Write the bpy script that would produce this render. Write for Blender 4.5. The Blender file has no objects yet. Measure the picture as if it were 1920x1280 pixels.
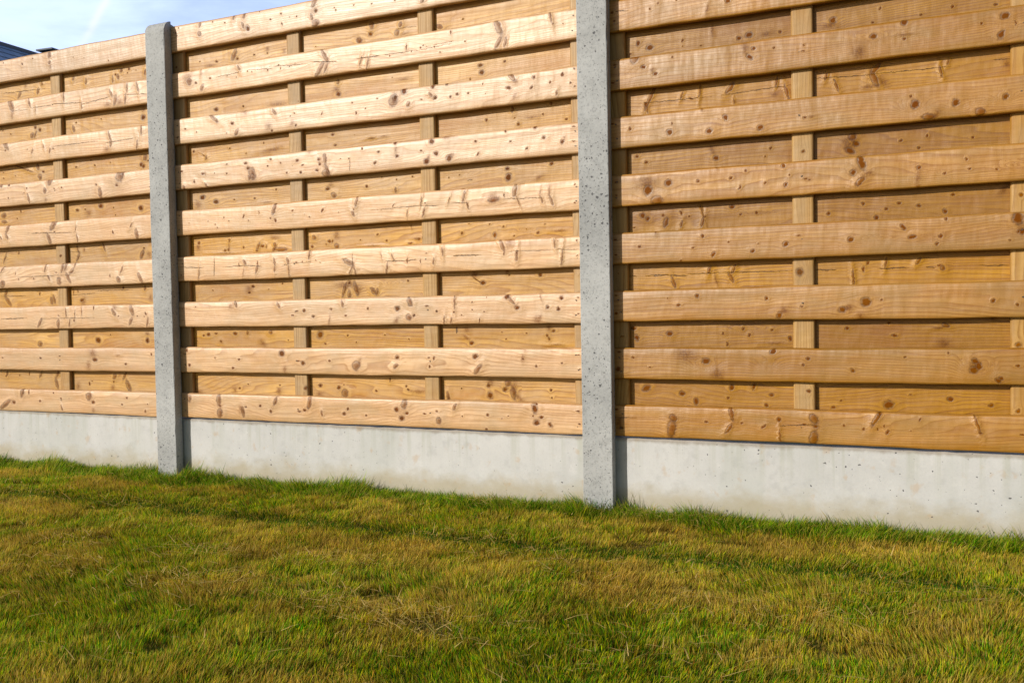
import bpy, math, random
import numpy as np
from mathutils import Matrix, Vector

# ------------------------------------------------------------------ camera
sc = bpy.context.scene
COL = sc.collection
CAM = Vector((4.7786, -2.9062, 0.8303))
cam_d = bpy.data.cameras.new("camera")
cam = bpy.data.objects.new("camera", cam_d)
COL.objects.link(cam)
YAW, PITCH, ROLL = (math.radians(a) for a in (25.567, -1.9305, 1.0151))
R = (Matrix.Rotation(YAW, 3, 'Z') @ Matrix.Rotation(PITCH, 3, 'X') @ Matrix.Rotation(ROLL, 3, 'Y'))
right, fwd, up = R.col[0], R.col[1], R.col[2]
M = Matrix.Identity(4)
for i in range(3):
    M[i][0], M[i][1], M[i][2], M[i][3] = right[i], up[i], -fwd[i], CAM[i]
cam.matrix_world = M
cam_d.sensor_width = 36.0
cam_d.lens = 36.0 * 1798.78 / 1920.0
cam_d.clip_start = 0.05
cam_d.clip_end = 2000
sc.camera = cam

# ------------------------------------------------------------------ sun and sky
SUN = Vector((-0.66, -1.0, 0.50)).normalized()          # towards the sun
EL = math.asin(SUN.z)
AZ = math.atan2(SUN.x, SUN.y)
sl = bpy.data.lights.new("sun", 'SUN')
sl.energy = 4.5
sl.angle = math.radians(0.5)
sl.color = (1.0, 0.94, 0.85)
so = bpy.data.objects.new("sun", sl)
so.rotation_euler = (-SUN).to_track_quat('-Z', 'Y').to_euler()
so.location = (0, -6, 8)
COL.objects.link(so)

world = bpy.data.worlds.new("World")
sc.world = world
world.use_nodes = True
SKY_STRENGTH = 0.085
sc.cycles.max_bounces = 5
sc.cycles.diffuse_bounces = 3
sc.cycles.glossy_bounces = 2
sc.cycles.transmission_bounces = 2
sc.view_settings.view_transform = 'Standard'
sc.view_settings.look = 'None'
sc.view_settings.gamma = 1.0
sc.view_settings.exposure = 0.0


# ------------------------------------------------------------------ node helpers
class S:
    """a scalar or vector socket with arithmetic"""
    nt = None

    def __init__(s, k): s.k = k
    def _m(s, op, *o): return mth(op, s, *o)
    def __add__(s, o): return mth('ADD', s, o)
    __radd__ = __add__
    def __sub__(s, o): return mth('SUBTRACT', s, o)
    def __rsub__(s, o): return mth('SUBTRACT', o, s)
    def __mul__(s, o): return mth('MULTIPLY', s, o)
    __rmul__ = __mul__
    def __truediv__(s, o): return mth('DIVIDE', s, o)
    def __neg__(s): return mth('MULTIPLY', s, -1.0)


def put(sock, v):
    if isinstance(v, S):
        S.nt.links.new(v.k, sock)
    else:
        sock.default_value = v


def mth(op, *a, clamp=False):
    n = S.nt.nodes.new('ShaderNodeMath')
    n.operation = op
    n.use_clamp = clamp
    for i, v in enumerate(a):
        put(n.inputs[i], v)
    return S(n.outputs[0])


def sstep(v, a, b, x=0.0, y=1.0):
    n = S.nt.nodes.new('ShaderNodeMapRange')
    n.interpolation_type = 'SMOOTHSTEP'
    for i, q in enumerate((v, a, b, x, y)):
        put(n.inputs[i], q)
    return S(n.outputs[0])


def lstep(v, a, b, x=0.0, y=1.0):
    n = S.nt.nodes.new('ShaderNodeMapRange')
    for i, q in enumerate((v, a, b, x, y)):
        put(n.inputs[i], q)
    return S(n.outputs[0])


def sep(v):
    n = S.nt.nodes.new('ShaderNodeSeparateXYZ')
    put(n.inputs[0], v)
    return [S(o) for o in n.outputs]


def comb(x, y, z):
    n = S.nt.nodes.new('ShaderNodeCombineXYZ')
    for i, q in enumerate((x, y, z)):
        put(n.inputs[i], q)
    return S(n.outputs[0])


def noise(v, scale=1.0, detail=2.0, rough=0.5, dist=0.0, color=False):
    n = S.nt.nodes.new('ShaderNodeTexNoise')
    put(n.inputs['Vector'], v)
    n.inputs['Scale'].default_value = scale
    n.inputs['Detail'].default_value = detail
    n.inputs['Roughness'].default_value = rough
    n.inputs['Distortion'].default_value = dist
    return S(n.outputs['Color' if color else 'Fac'])


def voro(v, scale, feature='F1', rnd=1.0):
    n = S.nt.nodes.new('ShaderNodeTexVoronoi')
    n.feature = feature
    put(n.inputs['Vector'], v)
    n.inputs['Scale'].default_value = scale
    n.inputs['Randomness'].default_value = rnd
    return n


def mix(f, a, b, mode='MIX'):
    n = S.nt.nodes.new('ShaderNodeMix')
    n.data_type = 'RGBA'
    n.blend_type = mode
    n.clamp_factor = True
    put(n.inputs[0], f)
    for i, q in ((6, a), (7, b)):
        if isinstance(q, S):
            put(n.inputs[i], q)
        else:
            n.inputs[i].default_value = (*q, 1.0)
    return S(n.outputs[2])


def attr(name, out='Vector', kind='GEOMETRY'):
    n = S.nt.nodes.new('ShaderNodeAttribute')
    n.attribute_name = name
    n.attribute_type = kind
    return S(n.outputs[out])


def objco():
    return S(S.nt.nodes.new('ShaderNodeTexCoord').outputs['Object'])


def mat(name):
    m = bpy.data.materials.new(name)
    m.use_nodes = True
    S.nt = m.node_tree
    b = m.node_tree.nodes['Principled BSDF']
    return m, b


def bump(h, strength, dist):
    n = S.nt.nodes.new('ShaderNodeBump')
    n.inputs['Strength'].default_value = strength
    n.inputs['Distance'].default_value = dist
    put(n.inputs['Height'], h)
    return S(n.outputs[0])


# sky: Nishita with thin cloud veils and one bright wisp
S.nt = world.node_tree
nt = world.node_tree
bgn = nt.nodes['Background']
sky = nt.nodes.new('ShaderNodeTexSky')
sky.sky_type = 'NISHITA'
sky.sun_disc = False
sky.sun_elevation = EL
sky.sun_rotation = AZ
sky.air_density = 1.0
sky.dust_density = 1.2
sky.ozone_density = 1.0
dirv = S(nt.nodes.new('ShaderNodeTexCoord').outputs['Generated'])
dx, dy, dz = sep(dirv)
hz = mth('MAXIMUM', dz, 0.02) + 0.10
pu, pv = dx / hz, dy / hz
cl = noise(comb(pu * 0.5, pv * 0.5, 1.3), 2.2, 7.0, 0.58, 0.6)
veil = sstep(cl, 0.30, 0.68)
# a thin contrail-like wisp: azimuth/elevation line, broken by noise
azi = mth('ARCTAN2', dx, dy)
ele = mth('ARCSINE', dz)
wob = noise(comb(azi * 6.0, ele * 14.0, 4.0), 1.0, 4.0, 0.6)
line = azi + 0.8365 - (ele - 0.2924) * 0.58 + (wob - 0.5) * 0.016
wisp = mth('EXPONENT', -(line * line) / 0.000016) * sstep(wob, 0.20, 0.55) * sstep(ele, 0.235, 0.265) * sstep(ele, 0.40, 0.33)
skyc = S(sky.outputs[0])
white = mix(0.0, (9.0, 10.0, 11.8), (9.0, 10.0, 11.8))
# cloud and added brightness kept low on the far side, limiting ambient from overhead
lowsky = sstep(dz, 0.62, 0.30) * sstep(dy, -0.25, 0.35)
c1 = mix(mth('MINIMUM', veil * 0.42 + 0.12, 0.9) * (lowsky * 0.85 + 0.15) + lowsky * 0.24, skyc, white)
c1 = mix(lowsky * 0.55, c1, mix(1.0, c1, (1.7, 1.9, 2.7), 'MULTIPLY'))
c2 = mix(wisp * 0.60, c1, (12.4, 12.5, 12.9))
nt.links.new(c2.k, bgn.inputs[0])
bgn.inputs[1].default_value = SKY_STRENGTH


# knots, cracks and stains seen on each board: u mm, v mm, half width, half length (0.1 mm), tilt, kind
KNOTS = """
b12:656,62,31,47,91,1
b21:846,29,50,45,90,0;495,41,102,105,90,0;143,18,63,53,90,0
b22:682,35,53,47,90,1;280,43,69,72,90,0;101,44,48,48,90,1
f00:1173,83,99,110,-11,2;1172,51,72,71,3,2;1178,31,62,106,3,4;1069,80,37,29,3,1;1002,65,48,50,3,1;881,86,33,29,3,1;1523,15,29,31,3,1;1383,44,25,21,3,1;1317,54,25,21,3,1
f01:920,79,129,298,-25,2;1038,77,51,187,-14,2;1251,79,40,212,-2,2;1531,62,53,148,-24,2;1622,75,47,186,2,2;1680,72,45,209,-14,2;1554,32,76,205,19,2;1611,32,47,185,7,2;1357,29,30,139,3,2;926,34,87,146,3,4;1076,41,32,143,3,4;1510,19,168,86,3,4;1580,25,166,136,2,4;1270,49,14,858,94,3;1439,41,11,902,85,3;1667,43,10,649,94,3;1116,51,9,724,91,3;983,50,7,427,93,3
f02:876,90,104,235,-37,2;874,66,44,29,3,1;1118,64,25,105,-18,2;1015,59,37,25,3,1;1046,49,41,104,25,2;1156,41,41,108,17,2;1179,48,46,25,3,1;1514,72,46,180,-18,2;1520,39,58,137,10,2;1694,82,46,202,2,2;1668,22,42,169,13,2;1497,17,145,103,3,4;1312,56,11,1344,90,3;1575,46,9,889,88,3
f03:1564,82,201,183,-24,2;1583,87,56,209,23,2;1548,47,76,55,2,0;1451,22,95,195,-11,2;1152,91,96,174,37,2;1139,92,93,109,17,4;1116,54,84,108,3,2;1012,28,61,190,-18,2;1002,71,53,36,3,1;984,54,32,22,3,1;1176,59,52,25,3,1;1221,59,51,36,3,1;1428,57,49,35,3,1;888,94,49,59,3,1;882,37,49,37,3,1;836,96,98,92,44,2;1120,16,84,90,3,4
f04:873,87,82,237,31,2;863,50,60,143,-32,2;1164,86,120,262,43,2;1135,26,88,229,-25,2;1170,54,47,29,3,1;1299,64,25,107,10,2;1306,22,35,180,-11,2;1621,58,35,110,35,2;1652,22,83,190,-11,2;1518,36,37,79,-18,1;824,45,39,85,-38,2;1151,51,11,1557,92,3
f05:1105,85,45,189,24,2;1211,83,60,221,20,2;1232,87,69,186,24,2;830,90,38,258,43,2;912,67,22,74,3,1;1029,40,43,44,3,1;1124,39,48,118,-31,2;1267,65,68,171,52,2;1245,37,75,232,-31,2;1188,24,118,151,-25,2;1291,96,39,147,23,2;1172,62,52,29,3,1;1561,60,45,164,29,2;1541,21,87,133,-36,2;1664,24,71,216,-27,2;1493,36,29,70,3,1;824,21,138,135,-49,2;932,39,27,44,3,1;1080,49,9,1740,90,3
f06:1059,28,67,204,36,2;1174,23,83,163,3,2;1223,69,41,180,-4,2;1243,26,40,145,10,2;1319,73,20,178,3,2;1392,88,29,100,10,1;1508,65,69,157,-42,2;1514,86,120,139,3,4;1611,74,91,197,-24,2;1604,29,71,147,29,2;1690,59,38,74,-36,1;1698,25,46,173,13,2;1643,49,33,24,2,1;1680,47,32,24,2,1;1536,50,38,28,2,1;1178,58,46,25,3,1;1276,61,20,143,3,2;1272,36,41,54,3,1;882,48,19,879,89,3;1227,46,9,1690,90,3
f07:1054,55,64,44,3,1;1175,63,72,22,3,1;1389,49,129,78,3,0;1376,76,213,186,23,4;1713,74,42,62,2,1;806,55,67,38,3,1;1568,33,67,42,2,1;1524,69,35,144,86,4;1348,24,125,178,3,4
f08:925,81,95,174,17,2;936,90,54,149,3,2;871,38,99,68,3,0;812,27,99,356,60,2;971,87,43,112,3,1;1042,48,74,52,3,1;1174,62,47,33,3,1;1224,62,36,25,3,1;1177,21,36,110,-19,2;1342,74,119,144,-18,2;1355,81,59,90,-18,2;1371,51,84,61,3,0;1370,16,89,107,3,4;1567,74,57,42,2,1;1539,45,53,39,2,1;1684,51,33,24,2,1;1671,21,56,62,2,0;1128,86,42,29,3,1
f10:173,86,60,90,29,2;170,51,82,103,-33,2;394,90,58,124,22,2;387,54,53,119,-22,2;411,39,80,125,-28,0;343,90,42,93,15,2;299,76,33,25,2,1;520,57,47,31,2,1;571,71,32,42,21,1;574,33,30,57,-10,1;642,51,31,30,2,1;721,85,90,166,38,2;731,58,82,66,2,0;710,38,57,111,-16,2;728,14,150,108,2,2;63,88,39,26,2,1;47,72,40,29,2,1;53,59,35,26,2,1;469,93,24,19,2,1;239,89,25,32,2,1;812,57,29,24,2,1;819,47,29,24,2,1;897,54,29,24,2,1;973,47,35,26,2,1;1071,45,28,29,1,1;1181,26,67,63,1,2
f11:103,68,218,212,2,4;111,55,113,114,2,2;145,46,60,39,2,1;175,25,76,131,29,2;173,85,43,145,2,4;218,56,59,32,2,1;361,78,44,125,-33,2;764,74,73,285,-32,2;742,28,81,275,37,2;768,28,45,179,24,2;305,55,25,19,2,1;427,55,24,25,2,1;405,62,24,19,2,1;554,66,35,22,2,1;563,52,20,37,2,1;501,53,20,37,2,1;629,63,23,18,2,1;348,45,16,25,2,1;313,59,8,609,87,3;468,60,8,601,95,3;594,59,8,775,94,3;765,51,15,561,97,3;1113,58,27,101,1,1;920,33,29,146,20,2;949,21,36,189,14,2;1291,85,26,79,1,1;1133,39,20,17,1,1;1044,37,21,26,1,1;1226,44,20,26,1,1;1248,24,26,28,1,1;1346,47,19,25,1,1;1197,51,17,14,1,1;1172,47,30,34,1,1;962,43,18,526,90,3;1084,42,7,851,91,3;1219,43,7,651,87,3;1262,52,6,485,89,3;1472,77,102,260,-25,2;1471,24,71,193,30,2;1498,23,50,151,13,2;1661,87,37,198,-10,2;1670,60,28,26,1,1;1706,53,23,21,1,1
f12:230,83,68,247,-55,2;322,55,91,61,2,0;342,19,73,145,28,2;526,78,56,134,-38,2;386,93,184,111,2,4;82,57,48,29,2,1;139,39,35,23,2,1;293,21,25,19,2,1;621,64,42,34,2,1;746,49,37,68,33,1;627,17,35,55,2,1;514,9,36,44,2,1;497,26,139,156,2,4;610,28,116,123,2,4;39,26,53,20,2,1;244,70,47,86,-23,4;880,74,36,30,2,1;988,78,32,23,2,1;1101,91,107,114,-31,0;1055,61,154,188,26,2;1064,71,97,111,1,0;1117,43,74,87,37,2;1217,92,73,74,1,0;1272,95,52,62,1,0;1226,53,73,68,1,0;1208,65,46,98,-50,2;1286,50,46,51,1,1;1313,56,52,45,1,1;1355,55,38,39,1,1;1170,55,54,17,1,1;897,35,36,59,2,1;937,47,25,21,2,1;1520,90,77,159,-44,2;1507,55,100,59,18,0;1590,47,43,69,30,1;1600,80,54,60,1,0;1702,76,47,64,1,0;1658,57,36,53,29,1;1729,45,38,40,1,1;1680,19,36,93,12,2;1529,27,62,135,24,4;1412,79,25,33,1,1;1421,47,16,17,1,1;1743,90,35,32,1,1;1743,34,29,27,1,1;1533,73,71,88,-30,4
f13:56,71,62,40,2,1;168,53,86,52,2,0;181,55,43,65,2,4;122,26,42,68,-17,1;182,8,30,111,-40,2;65,7,58,70,-23,2;290,82,58,29,2,1;288,46,42,26,2,1;227,51,25,19,2,1;383,78,82,51,2,0;394,57,65,51,2,0;414,36,131,234,-23,2;400,21,65,79,2,2;416,23,86,115,-17,2;504,82,56,38,2,1;490,59,36,28,2,1;551,65,35,28,2,1;628,68,69,49,2,0;654,49,54,28,2,1;580,26,39,37,2,1;643,22,54,55,2,1;686,95,114,61,2,4;727,64,68,61,2,0;731,46,60,49,2,0;718,25,68,49,2,0;754,62,74,185,-8,2;766,21,49,194,-27,2;757,10,142,122,2,2;919,86,31,44,-22,1;988,68,49,35,2,1;1060,94,69,41,1,0;1066,48,76,47,1,0;1061,72,62,146,1,4;973,31,49,60,31,1;860,56,29,24,2,1;824,58,26,15,2,1;1208,85,101,97,13,0;1225,42,93,80,1,0;1185,19,101,98,1,0;1193,31,60,115,1,4;1276,22,108,105,-16,0;1286,32,98,85,1,4;1265,94,148,63,1,4;1380,70,45,31,1,1;1388,26,31,63,41,1;1165,58,47,35,1,1;865,32,11,240,2,3;1493,93,36,52,-20,1;1511,58,43,33,1,1;1379,70,41,34,1,1;1388,27,31,63,41,1;1601,96,68,69,-30,0;1631,60,72,54,1,0;1697,41,70,65,1,0;1704,53,35,67,1,4;1570,31,36,55,40,1;1738,85,52,21,1,1;1736,40,52,21,1,1
f14:514,77,78,206,21,2;523,95,63,63,15,4;520,34,43,69,-39,1;496,44,40,25,2,1;366,59,32,82,27,1;268,60,25,39,2,1;293,45,25,19,2,1;390,41,33,22,2,1;186,49,30,23,2,1;88,48,22,20,2,1;223,37,25,20,2,1;233,23,30,23,2,1;600,67,51,28,2,1;678,39,31,28,2,1;656,49,19,15,2,1;738,59,36,88,32,1;442,69,16,79,2,1;889,83,51,195,16,2;1046,58,20,67,37,1;1161,66,24,145,15,2;1178,58,34,20,1,1;1271,62,20,100,24,2;1327,98,81,23,1,4;873,39,48,103,-33,2;877,54,29,27,2,1;1170,27,41,145,15,2;1102,27,21,102,7,2;995,45,18,15,2,1;1344,41,19,117,-21,2;811,48,18,15,2,1;1203,47,10,300,90,3;1070,49,6,1036,89,3;1523,77,74,192,10,2;1330,71,45,184,15,2;1443,60,188,168,1,4;1443,52,62,187,85,2;1484,65,19,69,1,1;1621,41,29,112,-20,2;1655,36,46,181,-20,2;1647,66,48,162,7,4;1614,63,30,136,7,4;1343,39,25,102,-21,2;1739,83,29,27,1,1;1738,24,35,24,1,1;1535,41,15,170,-21,2;1553,50,7,671,92,3;1317,50,7,325,92,3
f15:211,53,21,425,2,3;422,36,48,163,21,2;357,31,33,260,15,4;508,64,47,127,-11,2;509,33,32,111,8,2;571,65,53,91,-23,2;575,24,23,235,-4,2;672,83,38,155,12,2;612,57,43,22,2,1;130,29,22,199,9,2;364,65,52,106,-40,2;702,60,27,22,2,1;721,53,23,18,2,1;641,59,27,22,2,1;427,61,32,64,2,1;337,58,21,71,2,1;98,55,13,568,93,3;308,52,10,541,88,3;394,51,11,572,94,3;566,50,13,194,82,3;633,55,6,540,90,3;846,49,78,214,-67,2;866,57,11,242,2,3;858,21,32,173,31,2;874,20,32,183,-13,2;1012,19,42,194,11,2;990,64,28,151,-16,4;1038,59,27,106,-22,2;1098,45,24,103,1,1;1205,38,33,101,7,2;1242,71,30,144,-2,2;1177,67,34,20,1,1;1153,40,17,73,1,1;1048,45,12,453,90,3;1120,46,15,205,89,3;1334,53,17,582,90,3;1474,79,61,215,-23,2;1501,92,124,139,1,4;1525,43,49,166,7,2;1525,54,31,28,1,1;1664,79,29,137,-12,2;1689,34,24,244,6,2;1676,87,18,16,1,1;1742,86,26,24,1,1;1743,38,26,24,1,1;1480,56,19,70,7,1;1708,58,8,410,92,3;1580,59,6,758,91,3
f16:315,87,57,134,-23,2;522,80,52,118,-34,2;110,80,39,23,2,1;290,80,126,97,2,4;611,56,60,28,2,1;643,57,76,55,2,1;767,61,58,47,2,1;589,40,60,35,2,1;684,35,67,55,2,1;831,36,49,40,2,1;816,80,49,121,-10,2;927,60,47,53,2,1;1053,58,107,91,1,0;1104,81,89,158,-22,2;1099,26,111,93,24,2;1121,34,53,45,1,0;1048,17,87,151,35,4;1174,65,74,26,1,1;1214,46,44,38,1,1;1313,32,29,25,1,1;1354,75,28,25,1,1;1354,50,28,25,1,1;1243,15,29,127,1,2;1270,15,29,102,13,2;757,20,41,170,8,4;1487,91,101,82,-42,0;1503,78,47,175,-42,2;1524,53,80,72,1,0;1635,53,60,55,1,0;1673,47,64,61,33,0;1685,83,63,73,-36,0;1606,18,60,153,17,4;1594,14,121,111,1,4;1410,91,16,23,1,1;1401,42,29,26,1,1;1381,12,19,100,7,1;1611,87,30,166,-15,4;1744,83,41,19,1,1;1744,30,41,19,1,1;1285,77,33,230,1,2;1282,42,33,26,1,1
f17:533,78,128,121,-23,0;631,42,85,83,2,1;610,49,68,28,2,1;753,50,50,41,2,1;871,34,150,158,36,2;887,48,62,123,19,4;1048,65,85,72,1,0;1040,34,70,101,45,2;1178,65,52,26,1,1;1199,63,37,64,1,1;1181,34,37,45,1,1;544,17,87,140,2,4;57,89,44,74,2,1;69,28,58,64,27,1;202,59,34,40,2,1;323,53,58,39,2,1;292,19,59,39,2,1;37,72,36,13,2,1;41,21,35,13,2,1;1363,70,101,88,-32,0;1372,27,72,183,42,2;1542,63,28,25,1,1;1541,65,49,140,1,4;1591,39,42,50,1,1;1683,50,41,38,1,1;1742,77,47,19,1,1;1746,32,35,16,1,1
f18:496,76,67,134,26,2;473,38,53,57,2,1;420,58,45,36,2,1;608,42,77,28,2,1;656,77,83,225,14,2;634,48,68,55,2,1;712,38,42,102,-11,2;830,58,49,54,2,1;813,40,73,61,2,0;910,36,48,40,2,1;1040,62,93,79,1,0;1073,81,104,162,19,2;1083,50,69,52,1,0;1061,31,107,92,1,0;1157,50,67,26,1,1;1206,60,52,32,1,1;1213,27,89,115,-10,2;62,78,97,134,2,2;215,75,103,197,-4,2;220,24,119,165,2,2;221,52,43,30,2,1;336,33,75,179,-11,2;326,42,83,163,2,4;351,51,58,33,2,1;423,58,42,52,47,1;496,79,45,169,26,2;472,38,40,64,-11,1;1583,82,98,166,-12,0;1589,96,43,33,1,1;1608,53,67,50,1,0;1588,34,103,89,1,0;1638,29,67,77,-21,0;1645,22,24,55,1,4;1278,78,50,122,29,2;1308,46,29,26,1,1;1406,54,51,40,1,1;1461,43,38,23,1,1;1485,53,31,23,1,1;1737,77,64,22,1,1;1743,34,41,27,1,1;1400,6,45,29,1,1;1576,56,37,33,1,1
f21:389,44,67,59,1,0;149,56,29,34,1,1;175,69,35,34,1,1;233,70,28,27,1,1;326,28,49,160,17,4;32,36,37,28,1,1;23,63,52,28,1,1;55,63,10,220,94,3
f22:124,64,79,62,1,0;96,93,136,125,-29,2;162,38,71,41,1,1;464,76,59,52,1,0;453,52,104,62,44,0;440,82,98,164,1,4;523,70,26,26,0,1;606,50,62,22,0,1;218,82,28,27,1,1;30,82,52,24,1,1;22,26,45,24,1,1;607,67,25,22,0,1;153,51,57,68,1,4;798,66,88,68,0,0;878,92,80,67,0,0;878,48,34,37,0,1;1127,75,111,82,0,0;1119,27,75,119,29,0;1071,63,32,30,0,1;1153,52,18,64,0,1;758,27,179,187,0,4;881,60,31,200,93,4;796,64,74,325,96,6
f23:206,37,92,95,1,0;329,28,95,80,1,0;379,64,71,96,-24,0;482,24,84,78,1,0;78,59,51,55,1,1;609,40,50,38,0,1;307,96,41,67,1,4;19,81,45,28,1,1;213,63,21,34,1,1;905,47,104,108,10,0;1008,41,83,96,0,0;1129,44,69,71,0,0;1125,44,84,157,85,6;895,70,34,37,0,1;959,14,71,143,29,4;939,10,141,73,0,2;1068,10,115,89,29,2;629,41,93,38,0,4;900,48,155,254,85,6
f24:134,45,132,143,27,0;200,63,120,96,1,0;162,13,172,117,1,2;127,71,325,173,1,4;293,62,41,41,1,1;393,64,47,40,1,1;419,34,34,71,26,1;438,82,33,40,1,1;495,42,33,45,21,1;554,33,46,57,31,1;547,89,59,57,21,1;609,46,56,19,0,1;621,42,37,26,0,1;349,100,40,62,-19,4;565,60,25,26,0,1;30,78,52,21,1,1;29,37,52,21,1,1;764,80,94,198,-18,0;741,53,84,76,0,0;783,48,51,103,84,4;760,27,70,142,46,2;914,54,51,49,0,0;980,33,40,35,19,1;1034,67,38,42,0,1;1042,41,33,30,0,1;1109,35,32,27,0,1;913,3,57,37,0,4;950,39,37,197,92,6;1157,39,77,289,92,6;912,26,57,214,5,4
f25:552,42,83,72,0,0;104,53,51,42,1,1;305,77,41,55,-19,1;338,20,48,73,26,1;384,55,24,27,1,1;276,43,42,27,1,1;457,25,60,59,26,1;472,46,23,23,1,1;590,64,69,19,0,1;236,5,28,27,1,1;156,96,36,86,1,4;24,79,52,21,1,1;25,30,52,21,1,1;734,46,78,70,0,0;897,46,97,56,0,0;873,75,46,87,-32,0;969,44,50,49,0,1;959,24,45,43,0,1;1158,82,120,143,-18,0;1168,48,68,71,0,0;1159,47,37,41,0,1;984,91,39,43,0,1;1140,26,37,24,0,1;806,44,69,383,91,6;944,42,61,254,91,6
f26:286,77,62,55,1,0;227,50,63,41,1,0;495,64,52,53,0,0;532,15,78,92,25,0;546,29,96,98,0,4;597,39,44,29,0,1;23,84,52,21,1,1;24,27,45,28,1,1;192,71,18,28,1,1;710,28,98,83,0,0;774,49,131,120,0,0;728,33,91,96,0,4;1099,46,54,48,0,0;1157,35,37,36,0,1;817,54,35,31,0,1;760,7,120,95,0,4
f27:311,60,117,96,1,0;513,90,98,72,-29,0;248,79,316,207,1,4;345,22,203,171,16,4;78,70,41,35,1,1;133,40,40,28,1,1;615,69,57,46,0,1;600,51,38,33,0,1;31,87,60,25,1,1;27,33,75,64,1,1;309,48,116,310,89,6;498,50,100,261,89,6;1054,66,77,79,0,0;1064,52,80,93,-37,0;1050,41,110,91,18,0;1033,56,152,166,78,6;738,37,68,44,38,1;1118,20,61,46,36,0;1110,13,72,41,36,0;877,76,35,25,0,1;988,88,28,31,0,1;1158,53,48,24,0,1;1098,40,81,151,0,6
f28:201,30,127,246,9,2;207,63,86,124,-46,2;387,83,61,202,-11,2;380,38,53,173,35,2;419,55,40,34,1,1;311,55,48,34,1,1;484,47,32,85,48,1;528,69,58,60,0,0;531,21,26,165,-4,2;630,74,97,159,-29,2;634,53,56,46,0,0;628,18,106,184,8,2;601,57,57,20,0,1;35,26,60,36,1,1;19,85,45,29,1,1;28,39,97,179,1,4;21,59,11,563,89,3;580,54,10,575,86,3;800,80,59,223,28,2;809,94,47,57,0,1;830,43,41,70,23,1;805,51,30,32,0,1;821,59,18,44,-19,1;767,50,36,38,0,1;713,58,31,26,0,1;916,82,26,44,18,1;1060,73,34,239,-18,2;1067,50,44,30,0,1;1169,50,53,21,0,1;892,50,23,16,0,1
r00:974,71,75,91,3,4;932,37,71,157,39,2;1051,40,74,127,18,2;1078,68,63,58,3,2;1272,67,50,89,24,2;1347,47,60,123,3,2;1504,39,48,121,3,2;1555,68,67,85,17,2;1535,44,73,109,-17,2;1521,56,48,34,3,1;1590,53,33,24,2,1;1688,45,47,117,9,2;1600,69,57,41,2,1;1638,59,28,20,2,1;941,51,11,1346,92,3
r01:1027,67,85,65,3,0;1055,53,95,80,3,0;1004,33,96,122,44,2;1025,36,51,133,32,2;814,73,33,22,3,1;866,53,44,30,3,1;1281,63,46,32,3,1;1431,63,39,28,3,1;1265,37,68,131,-18,2;1672,45,121,109,2,0;1675,76,93,102,2,4
r02:1067,52,85,58,3,0;1045,30,124,102,44,2;945,74,45,476,-72,2;1034,75,96,109,3,2;809,42,39,34,3,1;887,47,38,26,3,1;810,68,28,30,3,1;1272,56,56,36,3,1;1383,54,40,35,3,1;1476,59,29,21,3,1;1362,79,35,35,3,1;1674,62,93,119,2,2;1650,36,84,89,2,0;1663,28,84,68,2,0;1690,48,46,34,2,1
r03:1271,53,112,64,3,0;1412,63,138,91,3,0;1642,40,122,110,2,0;1317,55,60,36,3,1;1336,38,170,167,53,4;800,58,140,105,3,2;801,28,156,60,3,2;888,40,38,33,3,1;1496,20,29,35,3,1;914,70,27,93,3,1;1485,50,39,35,3,1
r04:798,49,43,236,25,2;891,69,33,75,3,1;1264,70,49,148,-18,2;1265,34,58,190,30,2;1304,65,61,89,3,4;1422,71,47,167,-24,2;1641,30,90,181,29,2;1652,57,56,41,2,1;1681,32,140,103,2,4;1248,58,7,306,91,3
r05:798,74,70,148,37,2;810,36,87,241,-44,2;1020,65,37,92,3,1;1109,38,72,169,-18,2;1092,31,73,148,-12,2;1289,27,194,132,-66,4;1281,31,101,58,3,0;1232,68,26,126,3,1;1258,71,25,72,3,1;1652,73,55,88,16,2;1528,78,58,56,2,1;1683,33,116,138,2,4;1475,69,14,1121,90,3;1290,56,9,760,88,3;839,58,9,888,91,3
r06:1009,24,129,111,3,2;1372,40,139,114,3,0;1657,39,93,104,-11,0;1444,63,29,28,3,1;1658,67,117,69,2,4
r07:785,73,63,121,24,2;778,60,34,31,3,1;1007,72,59,162,30,2;932,73,27,75,3,1;1114,74,58,160,29,2;1107,33,83,224,-19,2;868,66,28,38,3,1;1241,24,159,141,-68,4;1310,35,40,79,3,1;1326,48,35,25,3,1;1461,69,86,121,40,2;1455,44,43,51,-25,1;1522,75,53,195,34,2;1540,30,103,236,-27,2;1449,21,123,107,3,4
r10:309,53,92,225,28,2;325,35,62,48,2,0;220,38,60,45,2,0;409,40,49,38,2,1;134,48,30,26,2,1;473,54,88,94,2,4;552,37,99,93,2,4;699,34,23,18,2,1;472,38,32,31,2,1;185,26,215,65,2,4;942,44,86,71,2,0;948,74,86,118,2,2;1069,60,64,86,20,2;1054,33,99,98,20,2;896,28,210,93,50,4;893,28,103,95,56,2;1227,31,119,70,25,2;1321,44,33,25,1,1;1087,28,46,165,80,4;1098,47,6,409,91,3
r11:211,34,111,72,2,0;349,32,50,38,2,1;517,22,94,475,92,4;797,29,104,76,2,0;795,74,60,91,2,2;787,47,149,91,2,4;1029,61,18,21,1,1;1076,51,53,205,88,4;1345,19,26,42,1,1;1385,60,103,63,1,0;1389,36,102,81,1,0;1477,62,45,44,1,1
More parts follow.
